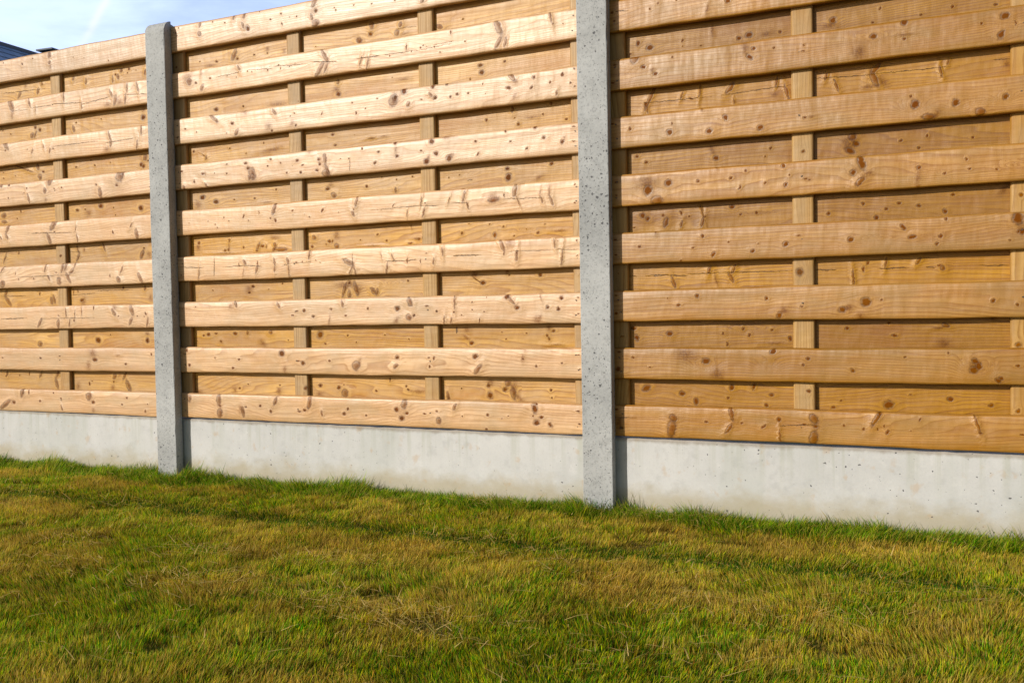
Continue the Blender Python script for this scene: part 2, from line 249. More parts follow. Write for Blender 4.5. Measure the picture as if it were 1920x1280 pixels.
r12:90,62,53,53,2,1;152,32,51,84,28,2;140,43,18,121,-54,1;275,59,38,29,2,1;357,32,33,39,2,1;444,65,32,32,2,1;488,36,97,549,83,4;767,66,75,55,2,0;777,26,60,43,2,0;935,37,21,143,89,2;987,40,142,36,2,4;863,57,15,15,2,1;1403,56,57,51,1,0;1511,52,31,25,1,1;1524,31,56,60,24,0;1502,81,50,97,1,2;1616,54,36,33,1,1;1645,86,48,55,1,2;1698,30,38,33,1,1;1572,48,41,243,91,4
r13:129,59,131,93,2,0;198,38,129,85,2,0;291,40,42,29,2,1;392,39,53,35,2,1;497,65,40,38,2,1;736,51,98,62,2,0;453,20,202,32,2,4;104,32,163,143,40,4;764,26,110,88,32,2;752,66,113,92,2,4;911,48,58,45,2,0;1033,26,42,89,1,2;1039,64,32,27,1,1;977,75,32,24,2,1;1106,70,35,26,1,1;1253,54,27,23,1,1;1336,40,9,97,91,3;1296,61,26,23,1,1;1296,62,63,361,93,6;1479,68,75,56,1,0;1483,38,113,123,29,0;1642,71,72,60,1,0;1596,29,64,145,66,4
r14:103,61,61,60,2,0;98,43,97,133,2,4;260,64,42,67,21,2;259,39,51,131,2,4;238,27,60,46,2,0;255,27,38,52,2,1;331,36,42,45,2,1;425,35,81,58,2,0;403,36,56,149,27,2;444,33,28,70,2,2;396,18,57,29,2,1;484,39,64,70,2,2;480,20,53,102,38,2;512,19,70,280,92,2;485,65,241,80,2,4;670,56,74,84,-22,2;661,22,62,50,2,0;231,16,511,26,2,4;740,39,68,56,2,0;754,39,30,49,2,1;772,20,93,84,37,2;725,28,30,22,2,1;773,60,131,185,2,4;953,53,49,37,-22,1;993,30,43,36,1,1;878,37,29,24,2,1;1126,29,48,47,1,0;1118,31,155,44,1,4;1090,16,76,30,1,2;934,14,325,30,2,4;1329,73,29,23,1,1;1301,41,33,41,24,1;1098,74,28,89,1,4;1408,66,38,28,1,1;1462,56,44,39,1,1;1428,29,64,102,1,0;1301,41,30,35,1,1;1501,22,31,28,1,1;1589,28,52,44,1,0;1547,44,18,17,1,1;1547,40,50,169,91,6;1614,56,24,22,1,1;1668,31,44,239,91,4
r15:373,63,74,52,2,0;353,39,58,39,2,0;352,52,187,162,2,4;169,52,30,23,2,1;517,71,36,29,2,1;450,50,24,26,2,1;801,38,59,251,20,2;826,65,52,55,2,0;853,43,80,248,-16,2;868,39,139,153,2,4;823,22,74,123,2,2;929,32,74,148,-44,2;945,28,50,122,13,2;1078,65,35,36,1,1;1014,57,72,283,90,6;1346,77,98,86,1,4;805,56,335,123,2,4;1379,50,97,74,1,0;1357,59,15,188,-57,1;1348,79,98,86,1,4;1472,84,88,71,1,4;1595,69,73,61,1,0;1480,71,38,34,1,1
r16:687,56,135,124,2,0;710,23,50,41,2,1;812,53,41,41,2,1;850,27,32,27,2,1;975,54,39,27,2,1;1077,38,31,26,1,1;139,59,87,60,2,0;113,56,53,40,2,1;277,62,101,59,2,0;179,64,69,33,2,1;337,65,50,72,2,2;453,66,73,64,2,2;203,31,86,66,2,4;203,31,43,33,2,1;536,36,28,22,2,1;79,34,22,17,2,1;411,27,188,106,37,4;1641,65,66,50,1,0;1617,50,36,50,-21,0;1624,38,48,61,1,0;1623,75,76,111,1,4;1541,57,37,28,1,1;1331,24,83,65,-32,0;1449,62,22,20,1,1;1464,38,25,23,1,1;1314,72,99,87,1,4;1274,71,33,146,7,3;1310,43,50,154,-48,4;1649,18,33,301,90,4
r17:681,47,85,62,2,0;767,41,83,69,2,0;793,20,132,137,2,2;790,51,33,27,2,1;932,32,48,40,2,1;1060,52,39,33,1,1;1069,39,54,33,1,1;992,73,39,67,1,2;676,14,170,97,2,4;1107,33,305,79,1,4;1231,20,52,143,1,2;335,46,38,26,2,1;292,30,51,40,2,1;492,45,40,29,2,1;267,22,127,132,2,4;486,20,121,129,2,4;85,10,177,84,2,4;1399,27,97,126,-16,0;1393,60,58,63,1,0;1401,73,123,121,33,4;1457,48,82,74,1,0;1468,69,107,97,1,2;1488,35,88,199,-8,2;1493,55,94,171,1,4;1287,49,33,29,1,1;1236,14,40,82,1,2;1627,49,42,50,1,1;1631,23,36,39,1,1;1511,18,90,177,-53,4
r21:134,40,116,90,1,0;96,57,59,76,1,0;240,46,35,48,1,1;239,30,28,20,1,1;413,31,67,60,1,0;444,37,106,79,1,0;536,32,45,39,0,1;497,34,196,72,0,4;297,24,35,20,1,1;70,27,37,28,1,1;333,64,41,168,1,4;685,45,92,89,0,0;674,31,185,64,0,4;792,23,36,31,0,1;814,61,30,37,0,1;920,27,34,25,0,1;999,37,39,36,0,1;1107,27,43,30,0,1
r22:134,66,52,370,28,2;236,62,29,100,22,2;292,69,24,168,6,2;386,68,64,176,38,2;523,69,30,129,11,2;553,36,38,201,-14,2;397,25,20,85,-9,2;518,33,130,82,0,4;119,47,44,56,1,1;122,31,35,107,-15,2;265,48,20,73,-56,1;452,51,8,1082,88,3;213,49,9,1061,91,3;665,68,32,92,21,2;799,74,64,174,42,2;796,46,75,211,-23,2;820,37,86,194,-36,4;693,40,36,164,-18,2;781,26,209,57,0,4;970,47,28,156,-13,2;988,69,30,69,24,2;1131,48,79,105,-39,4;714,62,10,854,93,3;893,58,9,1091,91,3;1121,60,9,214,93,3
r23:340,42,82,74,1,0;328,68,73,127,-33,4;87,68,59,49,1,1;119,47,51,42,1,1;506,57,39,40,0,1;489,35,26,26,0,1;736,70,104,85,-18,2;747,49,81,62,20,0;730,30,133,74,25,0;726,56,183,160,0,4;867,48,41,37,0,1;935,54,30,42,19,1;913,22,35,37,0,1;1050,39,39,30,0,1
r24:104,62,88,77,1,0;120,51,73,70,1,0;171,59,40,35,1,1;179,37,73,152,16,2;254,50,28,28,1,1;305,48,21,20,1,1;229,29,36,103,16,2;295,65,21,208,-14,2;296,31,42,136,16,2;388,73,68,61,1,0;414,48,40,34,1,1;461,50,40,33,1,1;476,48,40,231,91,6;75,25,52,35,1,1;228,64,28,71,-29,1;669,36,50,52,0,1;766,58,36,45,0,1;800,16,55,69,15,0;826,39,41,38,0,1;861,54,47,38,0,1;913,44,58,44,0,1;980,24,51,68,-27,1;1000,68,40,42,19,1;1126,73,169,86,-54,4
r25:202,30,50,176,-20,2;315,65,42,119,21,2;391,66,41,134,21,2;336,34,34,206,-14,4;383,39,47,154,-29,2;152,54,18,363,89,3;213,51,14,357,92,3;294,55,10,418,90,3;448,55,10,1333,91,3;67,53,11,149,92,3;777,70,48,45,0,1;825,69,30,126,10,2;911,70,42,102,34,2;974,48,58,61,-37,2;965,56,45,25,0,1;765,52,36,80,0,1;659,54,13,313,91,3;844,52,16,413,90,3;944,52,12,115,95,3;1102,51,12,353,91,3;737,28,30,226,-4,2
r26:187,52,94,70,1,0;79,39,74,100,-20,0;69,70,82,71,1,0;356,51,34,41,1,1;369,19,31,55,1,1;418,65,47,41,1,1;436,46,40,47,1,1;505,61,46,33,0,1;557,34,45,66,0,1;512,21,229,33,0,4;446,64,74,501,89,6;1099,89,95,30,0,4;719,65,55,45,0,0;981,72,87,55,28,2;848,43,77,38,0,1;976,20,170,125,0,4;833,79,36,38,0,1;962,64,37,143,80,4
r27:109,61,134,92,-20,0;225,46,86,77,1,0;270,22,70,104,1,0;382,68,61,90,20,0;448,71,53,95,10,0;370,35,41,41,1,1;501,48,59,47,0,1;486,16,46,54,0,1;831,27,125,109,0,0;992,47,74,62,0,0;1095,33,60,55,0,0;701,36,43,29,0,1;680,15,56,46,0,1;890,57,47,19,-9,1"""

# ------------------------------------------------------------------ object helpers
def tag(o, label=None, cat=None, group=None, kind=None):
    if label: o['label'] = label
    if cat: o['category'] = cat
    if group: o['group'] = group
    if kind: o['kind'] = kind
    return o


def empty(name, loc=(0, 0, 0)):
    o = bpy.data.objects.new(name, None)
    o.location = loc
    o.empty_display_size = 0.1
    COL.objects.link(o)
    return o


def mesh_obj(name, verts, faces, material, parent=None, loc=(0, 0, 0), smooth=False, rot=None):
    me = bpy.data.meshes.new(name)
    me.from_pydata([tuple(v) for v in verts], [], faces)
    me.materials.append(material)
    if smooth:
        me.polygons.foreach_set('use_smooth', [True] * len(me.polygons))
    me.update()
    o = bpy.data.objects.new(name, me)
    if rot: o.rotation_euler = rot
    o.location = loc
    COL.objects.link(o)
    if parent:
        o.parent = parent
    return o


def box_vf(x0, x1, y0, y1, z0, z1):
    v = [(x0, y0, z0), (x1, y0, z0), (x1, y1, z0), (x0, y1, z0), (x0, y0, z1), (x1, y0, z1), (x1, y1, z1), (x0, y1, z1)]
    f = [(0, 3, 2, 1), (4, 5, 6, 7), (0, 1, 5, 4), (1, 2, 6, 5), (2, 3, 7, 6), (3, 0, 4, 7)]
    return v, f


# ------------------------------------------------------------------ wood
NK = 5


def knot_group():
    g = bpy.data.node_groups.new("knot_field", 'ShaderNodeTree')
    I = g.interface
    for n, t in (('UV', 'NodeSocketVector'), ('A', 'NodeSocketVector'), ('B', 'NodeSocketVector'), ('N', 'NodeSocketFloat')):
        I.new_socket(n, in_out='INPUT', socket_type=t)
    for n in ('warp', 'core', 'bark', 'halo', 'smudge', 'crack', 'phase', 'relief'):
        I.new_socket(n, in_out='OUTPUT', socket_type='NodeSocketFloat')
    S.nt = g
    gi = g.nodes.new('NodeGroupInput')
    go = g.nodes.new('NodeGroupOutput')
    UV, A, Bv, N = (S(gi.outputs[i]) for i in range(4))
    u, _, v = sep(UV)
    cu, cv, rb = sep(A)
    asp, til, kind = sep(Bv)
    ra = rb * asp
    du, dv = u - cu, v - cv
    c, s = mth('COSINE', til), mth('SINE', til)
    l = du * s + dv * c
    w = du * c - dv * s
    wa, lb = w / mth('MAXIMUM', ra, 0.0004), l / mth('MAXIMUM', rb, 0.0004)
    rho0 = mth('SQRT', wa * wa + lb * lb)
    rho = rho0 + N * 0.7
    isk = mth('LESS_THAN', kind, 2.5)
    is3 = mth('COMPARE', kind, 3.0, 0.1)
    is4 = mth('COMPARE', kind, 4.0, 0.1)
    is6 = mth('COMPARE', kind, 6.0, 0.1)
    is2 = mth('COMPARE', kind, 2.0, 0.1)
    soft = is2 * 0.45
    core = sstep(rho, 1.0 + soft, 0.62 - soft * 0.9) * (isk - is2 * sstep(wa, 0.9, -0.9, 0.0, 0.50))  # spike knots shaded in colour: right edge darker, left lighter
    q = (rho - 1.0) / 0.24
    bark = mth('EXPONENT', -(q * q)) * isk
    h = (rho - 1.75) / 0.5
    halo = mth('EXPONENT', -(h * h)) * isk
    smud = mth('EXPONENT', -(rho * rho) * 0.9) * is4
    wideh = (rho - 1.2) / 1.1
    smud = smud + mth('EXPONENT', -(wideh * wideh)) * (isk * 0.36 - is2 * 0.04)
    crack = sstep(rho0 + N * 1.1, 1.15, 0.50) * is3
    rm = mth('MINIMUM', mth('SQRT', ra * rb), 0.012) + 0.0005
    a1 = du / (rm * 3.2)
    a2 = dv / (rm * 2.0)
    fall = mth('EXPONENT', -(a1 * a1 + a2 * a2))
    warp = -(dv * fall * 0.88) * isk
    r2 = rho0 * 0.5
    phase = mth('EXPONENT', -(r2 * r2)) * isk * 0.8 + mth('EXPONENT', -(rho0 * rho0) * 0.5) * is6 * 3.6
    # a swelling whose steep side faces along the board
    relief = mth('EXPONENT', -(rho0 * rho0) * 0.15) * (is2 * 1.3 + is4 * 0.9 + isk * 0.8) * mth('MINIMUM', rm * 170.0, 1.2)
    for i, q in enumerate((warp, core, bark, halo, smud, crack, phase, relief)):
        g.links.new(q.k, go.inputs[i])
    return g


KG = knot_group()


def wood_material(name, lo, mid, late, knotc, weather, weather_amt, amber, spec=0.5, rough=0.5):
    m, b = mat(name)
    P = objco()
    u, y, v = sep(P)
    seed = attr('seed', 'Fac')
    tone = attr('tone', 'Fac')
    base = comb(u + seed * 7.31, y + seed * 3.17, v + seed * 1.93)
    bu, by, bv = sep(base)
    N = noise(comb(bu * 60.0, seed * 10.0, bv * 90.0), 1.0, 2.0, 0.5) - 0.5
    wc = noise(comb(bu * 70.0, seed * 4.0, bv * 110.0), 1.0, 3.0, 0.65, color=True)
    w1, w2, w3 = sep(wc)
    PW_ = comb(u + (w1 - 0.5) * 0.011, y, v + (w3 - 0.5) * 0.010)
    acc = None
    for i in range(NK):
        n = m.node_tree.nodes.new('ShaderNodeGroup')
        n.node_tree = KG
        put(n.inputs[0], PW_)
        put(n.inputs[1], attr('ka%d' % i))
        put(n.inputs[2], attr('kb%d' % i))
        put(n.inputs[3], N)
        o = [S(x) for x in n.outputs]
        if acc is None:
            acc = o
        else:
            acc = [acc[0] + o[0], mth('MAXIMUM', acc[1], o[1]), mth('MAXIMUM', acc[2], o[2]),
                   mth('MAXIMUM', acc[3], o[3]), acc[4] + o[4], mth('MAXIMUM', acc[5], o[5]),
                   acc[6] + o[6], mth('MAXIMUM', acc[7], o[7])]
    warp, core, bark, halo, smud, crack, phase, relief = acc
    g = bv + warp + y * 0.35
    big = noise(comb(bu * 0.9, by * 2.0, g * 7.0), 1.0, 1.5, 0.4)
    wav = noise(comb(bu * 5.0, by * 4.0, g * 22.0), 1.0, 2.0, 0.5)
    ph = g * 95.0 + big * 20.0 + wav * 1.6 + phase
    fr = mth('FRACT', ph)
    ring = mth('POWER', fr, 2.6) * sstep(fr, 1.0, 0.90)
    ringamt = lstep(noise(comb(bu * 1.1, by, g * 14.0), 1.0, 2.0), 0.25, 0.75, 0.35, 1.0)
    fib = noise(comb(bu * 9.0, by * 60.0, g * 620.0), 1.0, 3.0, 0.6)
    fib2 = noise(comb(bu * 2.0, by * 30.0, g * 95.0), 1.0, 4.0, 0.68)
    blot = noise(comb(bu * 2.4, by * 3.0, bv * 9.0), 1.0, 4.0, 0.55)
    blot2 = noise(comb(bu * 7.0 + 31.0, by * 3.0, bv * 16.0), 1.0, 3.0, 0.55)
    saw = noise(comb(bu * 420.0, by * 5.0, bv * 26.0), 1.0, 1.0, 0.5)
    col = mix(sstep(blot, 0.3, 0.72), lo, mid)
    col = mix(mth('MINIMUM', ring * ringamt * 1.25, 1.0), col, late)
    col = mix(sstep(fib2, 0.40, 0.72, 0.0, 0.50), col, late)
    col = mix(sstep(fib, 0.45, 0.8, 0.0, 0.22), col, knotc)
    col = mix(sstep(blot, 0.52, 0.74, 0.0, 0.55), col, amber)
    # weathered, greyer-pink skin in patches
    col = mix(sstep(blot2, 0.40, 0.68, 0.0, weather_amt), col, weather)
    col = mix(halo * 0.45, col, tuple(min(1, c * 1.12) for c in lo))
    mott = noise(comb(bu * 210.0, by, bv * 150.0), 1.0, 3.0, 0.65)
    col = mix(mth('MINIMUM', smud, 1.0) * sstep(mott, 0.25, 0.65, 0.25, 0.80), col, (knotc[0] * 1.05, knotc[1] * 0.98, knotc[2] * 0.85))
    kin = mix(sstep(mott, 0.35, 0.62), (knotc[0] * 0.34, knotc[1] * 0.30, knotc[2] * 0.28), (knotc[0] * 1.25, knotc[1] * 1.12, knotc[2] * 0.95))
    kin = mix(sstep(attr('sat', 'Fac'), 0.3, 0.7, 0.0, 0.75), kin, (knotc[0] * 1.9, knotc[1] * 2.0, knotc[2] * 1.7))
    kvar = lstep(noise(comb(bu * 17.0, by, bv * 21.0), 1.0, 1.0), 0.3, 0.7, 0.85, 1.0)
    col = mix(core * kvar * sstep(mott, 0.2, 0.5, 0.70, 1.0), col, kin)
    col = mix(bark * kvar * sstep(mott, 0.3, 0.6, 0.85, 0.35), col, (knotc[0] * 0.38, knotc[1] * 0.32, knotc[2] * 0.30))
    col = mix(crack * 0.85, col, (0.10, 0.050, 0.022))
    # the right-hand panel is a redder, less bleached timber
    col = mix(sstep(attr('sat', 'Fac'), 0.45, 0.9, 0.0, 1.0), col, mix(1.0, col, (0.88, 0.785, 0.60), 'MULTIPLY'))
    # tone: -1..1 per board
    tn = lstep(tone, -1.0, 1.0, 0.71, 1.34) * lstep(blot2, 0.25, 0.75, 1.08, 0.90)
    hsv = m.node_tree.nodes.new('ShaderNodeHueSaturation')
    put(hsv.inputs['Color'], col)
    put(hsv.inputs['Value'], tn)
    put(hsv.inputs['Saturation'], lstep(attr('sat', 'Fac'), -1.0, 1.0, 0.82, 1.22))
    m.node_tree.links.new(hsv.outputs[0], b.inputs['Base Color'])
    put(b.inputs['Roughness'], lstep(fib2, 0.2, 0.8, rough - 0.05, rough + 0.14))
    put(b.inputs['Specular IOR Level'], spec * (1.0 - core * 0.9) * (1.0 - mth('MINIMUM', smud, 1.0) * 0.5))
    ripple = noise(comb(bu * 24.0, by, bv * 3.0), 1.0, 2.0, 0.5)
    hgt = ring * -0.16 + fib * 0.22 + saw * 0.08 + relief * 0.75 - core * 0.2 - crack * 2.4 - bark * 0.3 + ripple * sstep(noise(comb(seed * 13.7, 0.0, bu * 0.8), 1.0, 0.0), 0.35, 0.65, 0.5, 1.5) + wav * 1.6 + noise(comb(bu * 9.0, by, bv * 5.0), 1.0, 3.0, 0.6) * 4.0
    nb = bump(hgt, 0.95, 0.0014)
    put(b.inputs['Normal'], nb)
    return m


M_front = wood_material('planed_pine', (0.62, 0.405, 0.225), (0.520, 0.312, 0.150), (0.29, 0.130, 0.040),
                        (0.130, 0.043, 0.012), (0.45, 0.305, 0.165), 0.50, (0.40, 0.215, 0.075), 0.80, 0.42)
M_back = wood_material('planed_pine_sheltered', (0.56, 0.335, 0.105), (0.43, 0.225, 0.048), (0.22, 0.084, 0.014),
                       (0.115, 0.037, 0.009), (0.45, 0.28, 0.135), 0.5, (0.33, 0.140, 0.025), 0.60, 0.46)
M_batten = wood_material('sawn_pine', (0.44, 0.285, 0.125), (0.37, 0.22, 0.08), (0.22, 0.11, 0.030),
                         (0.13, 0.05, 0.016), (0.36, 0.245, 0.13), 0.5, (0.30, 0.15, 0.04), 0.5, 0.55)

KN = {}
for ln in KNOTS.strip().split('\n'):
    k, rest = ln.split(':')
    KN[k] = [tuple(float(x) for x in e.split(',')) for e in rest.split(';')]

rng = random.Random(7)


def board_mesh(name, length, height, depth, knots, seed, tone, sat, material, cell=0.02, rows=5, wob=0.0011):
    """plank lying along x, z up, face towards -y; rounded arrises; knot data per face"""
    r = 0.0060
    rt = 0.0085
    prof = []                                       # (y, z) front side only, bottom to top
    for a in (90, 60, 30):                          # bottom arris
        t = math.radians(a)
        prof.append((r - r * math.cos(t), r - r * math.sin(t)))
    nb = rows
    for i in range(nb + 1):
        prof.append((0.0, r + (height - r - rt) * i / nb))
    for a in (30, 60, 90):
        t = math.radians(a)
        prof.append((rt - rt * math.cos(t), height - rt + rt * math.sin(t)))
    prof += [(depth - 0.002, height), (depth, height - 0.002), (depth, 0.002), (depth - 0.002, 0.0)]
    nx = max(2, int(round(length / cell)))
    n = len(prof)
    V = []
    ph = [rng.uniform(0, 6.28) for _ in range(8)]
    for i in range(nx + 1):
        x = length * i / nx
        et = wob * (math.sin(x * 7 + ph[0]) * 0.9 + math.sin(x * 19 + ph[1]) * 0.6 + math.sin(x * 47 + ph[2]) * 0.25)
        eb = wob * (math.sin(x * 6 + ph[3]) * 0.9 + math.sin(x * 23 + ph[4]) * 0.5 + math.sin(x * 41 + ph[5]) * 0.25)
        bow = 0.0006 * math.sin(x * 2.1 + ph[6])
        for (yy, zz) in prof:
            f = zz / height
            V.append((x, yy + bow, zz + et * f + eb * (1 - f)))
    F = []
    for i in range(nx):
        for j in range(n):
            a, b2 = i * n + j, i * n + (j + 1) % n
            F.append((a, b2, b2 + n, a + n))
    F.append(tuple(range(n)))
    F.append(tuple(nx * n + j for j in reversed(range(n))))
    F = [tuple(reversed(f)) for f in F]
    me = bpy.data.meshes.new(name)
    me.from_pydata(V, [], F)
    me.materials.append(material)
    sm = [True] * len(F)
    sm[-1] = sm[-2] = False
    me.polygons.foreach_set('use_smooth', sm)
    # knots for each face: those whose reach overlaps the cell
    kk = [(u / 1e3, v / 1e3, a / 1e4, b / 1e4, math.radians(t), k) for u, v, a, b, t, k in knots]
    ka = [np.zeros((len(F), 3), np.float32) for _ in range(NK)]
    kb = [np.zeros((len(F), 3), np.float32) for _ in range(NK)]
    for q in ka: q[:, 0] = 99.0
    for q in kb: q[:, 0] = 1.0; q[:, 2] = 9.0
    for fi, f in enumerate(F[:-2]):
        cx = sum(V[i][0] for i in f) / 4
        cz = sum(V[i][2] for i in f) / 4
        hx = cell / 2
        hz = 0.012
        sel = []
        for (u, v, a, b, t, k) in kk:
            if k in (3,): fac, add = 1.3, 0.0
            elif k == 4: fac, add = 1.9, 0.0
            elif k == 6: fac, add = 2.2, 0.0
            else: fac, add = 2.6, 0.004
            rx = math.hypot(a * math.cos(t), b * math.sin(t)) * fac + add * 2
            rz = math.hypot(a * math.sin(t), b * math.cos(t)) * fac + add
            du = max(0.0, abs(cx - u) - hx) / rx
            dz = max(0.0, abs(cz - v) - hz) / rz
            d = math.hypot(du, dz)
            if d < 1.0:
                sel.append((d - (0.35 if k in (0, 2, 3) else 0.0) - min(0.3, (a + b) * 8), (u, v, b), (a / b, t, k)))
        sel.sort(key=lambda q: q[0])
        for i, (_, A, Bq) in enumerate(sel[:NK]):
            ka[i][fi] = A
            kb[i][fi] = Bq
    for i in range(NK):
        at = me.attributes.new('ka%d' % i, 'FLOAT_VECTOR', 'FACE')
        at.data.foreach_set('vector', ka[i].ravel())
        at = me.attributes.new('kb%d' % i, 'FLOAT_VECTOR', 'FACE')
        at.data.foreach_set('vector', kb[i].ravel())
    for nm, val in (('seed', seed), ('tone', tone), ('sat', sat)):
        at = me.attributes.new(nm, 'FLOAT', 'FACE')
        at.data.foreach_set('value', np.full(len(F), val, np.float32))
    me.update()
    return me


def rand_knots(length, height, n):
    out = []
    for _ in range(n):
        u = rng.uniform(20, length * 1000 - 20)
        v = rng.uniform(8, height * 1000 - 8)
        if rng.random() < 0.5:
            a = rng.uniform(15, 25); out.append((u, v, a, a * rng.uniform(0.8, 1.2), 0, 1))
        elif rng.random() < 0.5:
            a = rng.uniform(40, 75); out.append((u, v, a, a * rng.uniform(0.8, 1.1), rng.uniform(-20, 20), 0))
        else:
            a = rng.uniform(20, 50); out.append((u, v, a, a * rng.uniform(2, 3.5), rng.uniform(-30, 30), 2))
    return out


# screw head material
M_screw, b = mat('screw_steel')
b.inputs['Base Color'].default_value = (0.16, 0.13, 0.10, 1)
b.inputs['Metallic'].default_value = 0.8
b.inputs['Roughness'].default_value = 0.42
M_hole, b = mat('nail_hole')
b.inputs['Base Color'].default_value = (0.035, 0.022, 0.014, 1)
b.inputs['Roughness'].default_value = 0.9


def screw_mesh():
    """countersunk head in a small splintered pit: dark torn rim, bright cross-slotted disc"""
    V, F, MI = [], [], []
    rs = random.Random(3)
    n = 12
    V.append((0, -0.0002, 0))
    for i in range(n):
        a = 2 * math.pi * i / n
        rr = 0.0028 * rs.uniform(0.8, 1.15)
        V.append((rr * math.cos(a) * 1.35, -0.0002, rr * math.sin(a) * 0.8))
    for i in range(n):
        F.append((0, 1 + i, 1 + (i + 1) % n)); MI.append(0)
    b0 = len(V)
    for ring, (rr, yy) in enumerate(((0.0018, -0.0003), (0.0015, -0.0010), (0.0005, -0.0010))):
        for i in range(8):
            a = 2 * math.pi * i / 8
            V.append((rr * math.cos(a), yy, rr * math.sin(a)))
    for ring in range(2):
        for i in range(8):
            a, c = b0 + ring * 8 + i, b0 + ring * 8 + (i + 1) % 8
            F.append((a, c, c + 8, a + 8)); MI.append(1)
    V.append((0, -0.0005, 0))
    for i in range(8):
        F.append((b0 + 16 + i, b0 + 16 + (i + 1) % 8, len(V) - 1)); MI.append(0)
    me = bpy.data.meshes.new('screw')
    me.from_pydata(V, [], F)
    me.materials.append(M_hole)
    me.materials.append(M_screw)
    me.polygons.foreach_set('material_index', MI)
    me.update()
    return me


SCREW = screw_mesh()

# ------------------------------------------------------------------ concrete
def concrete_material(name, light, dark, pit_scale, pit_amt, rough_bump, stains, pit_size):
    m, b = mat(name)
    P = objco()
    x, y, z = sep(P)
    sd = attr('seed', 'Fac')
    Q = comb(x + sd * 5.3, y + sd, z)
    big = noise(Q, 3.0, 5.0, 0.6)
    med = noise(Q, 26.0, 4.0, 0.6)
    fine = noise(Q, 150.0, 4.0, 0.8)
    col = mix(sstep(big, 0.3, 0.7), light, dark)
    col = mix(sstep(med, 0.5, 0.75, 0.0, 0.35), col, tuple(c * 0.72 for c in dark))
    col = mix(sstep(med, 0.25, 0.45, 0.35, 0.0), col, tuple(min(1, c * 1.12) for c in light))
    col = mix(sstep(fine, 0.50, 0.66, 0.0, 0.55 if rough_bump > 0.5 else 0.12), col, tuple(c * 0.45 for c in dark))
    pits = None
    wq = noise(Q, 90.0, 2.0, 0.5, color=True)
    QP = Q
    qx, qy, qz = sep(Q)
    w1, w2, w3 = sep(wq)
    QP = comb(qx + (w1 - 0.5) * 0.010, qy + (w2 - 0.5) * 0.006, qz + (w3 - 0.5) * 0.010)
    for sc_, thr in ((pit_scale, pit_size), (pit_scale * 2.1, pit_size * 1.15)):
        vn = voro(QP, sc_)
        d = S(vn.outputs['Distance'])
        r, g_, b_ = sep(S(vn.outputs['Color']))
        rad = lstep(r, 1.0 - pit_amt, 1.0, 0.07, thr) * lstep(big, 0.35, 0.62, 0.45, 1.25)
        rad = mth('MULTIPLY', rad, mth('GREATER_THAN', r, 1.0 - pit_amt))
        p = sstep(d - rad, 0.03, -0.02) * mth('GREATER_THAN', r, 1.0 - pit_amt)
        pits = p if pits is None else mth('MAXIMUM', pits, p)
    if stains:
        # rain streaks running down, splash dirt and algae near the soil
        st = noise(comb(x * 34.0 + sd * 9, 0.0, z * 0.9), 1.0, 4.0, 0.65)
        col = mix(sstep(st, 0.48, 0.68, 0.0, 0.36) * sstep(z, 0.24, 0.41), col, (0.30, 0.31, 0.22))
        st2 = noise(comb(x * 5.0 + sd * 3, 0.0, z * 1.5), 1.0, 3.0, 0.6)
        col = mix(sstep(st2, 0.48, 0.62, 0.0, 0.22), col, (0.36, 0.38, 0.34))
        blo = noise(comb(x * 9.0 + sd * 4, 2.0, z * 12.0), 1.0, 4.0, 0.6)
        low = sstep(z + (blo - 0.5) * 0.16, 0.285, 0.205)
        col = mix(low * 0.62, col, (0.33, 0.27, 0.15))
        rust = noise(comb(x * 22.0 + sd * 2, 7.0, z * 18.0), 1.0, 3.0, 0.55)
        col = mix(sstep(rust, 0.60, 0.72, 0.0, 0.35), col, (0.42, 0.27, 0.13))
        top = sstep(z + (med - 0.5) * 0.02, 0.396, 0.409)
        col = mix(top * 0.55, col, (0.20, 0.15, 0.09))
    col = mix(pits * 0.85, col, (0.075, 0.075, 0.08))
    m.node_tree.links.new(col.k, b.inputs['Base Color'])
    b.inputs['Roughness'].default_value = 0.88
    b.inputs['Specular IOR Level'].default_value = 0.25
    put(b.inputs['Normal'], bump(fine * 0.9 * rough_bump + med * 0.8 - pits * 2.2 + big * 0.8, 0.7, 0.0011))
    return m


M_post = concrete_material('cast_concrete', (0.41, 0.415, 0.41), (0.285, 0.29, 0.288), 60.0, 0.60, 1.0, False, 0.23)
M_plinth = concrete_material('smooth_concrete', (0.52, 0.515, 0.505), (0.455, 0.455, 0.448), 52.0, 0.16, 0.35, True, 0.13)


def set_face_attr(me, name, val):
    at = me.attributes.new(name, 'FLOAT', 'FACE')
    at.data.foreach_set('value', np.full(len(me.polygons), val, np.float32))


SP, PW, PD = 1.85, 0.1020, 0.043
DEPTH = 0.102


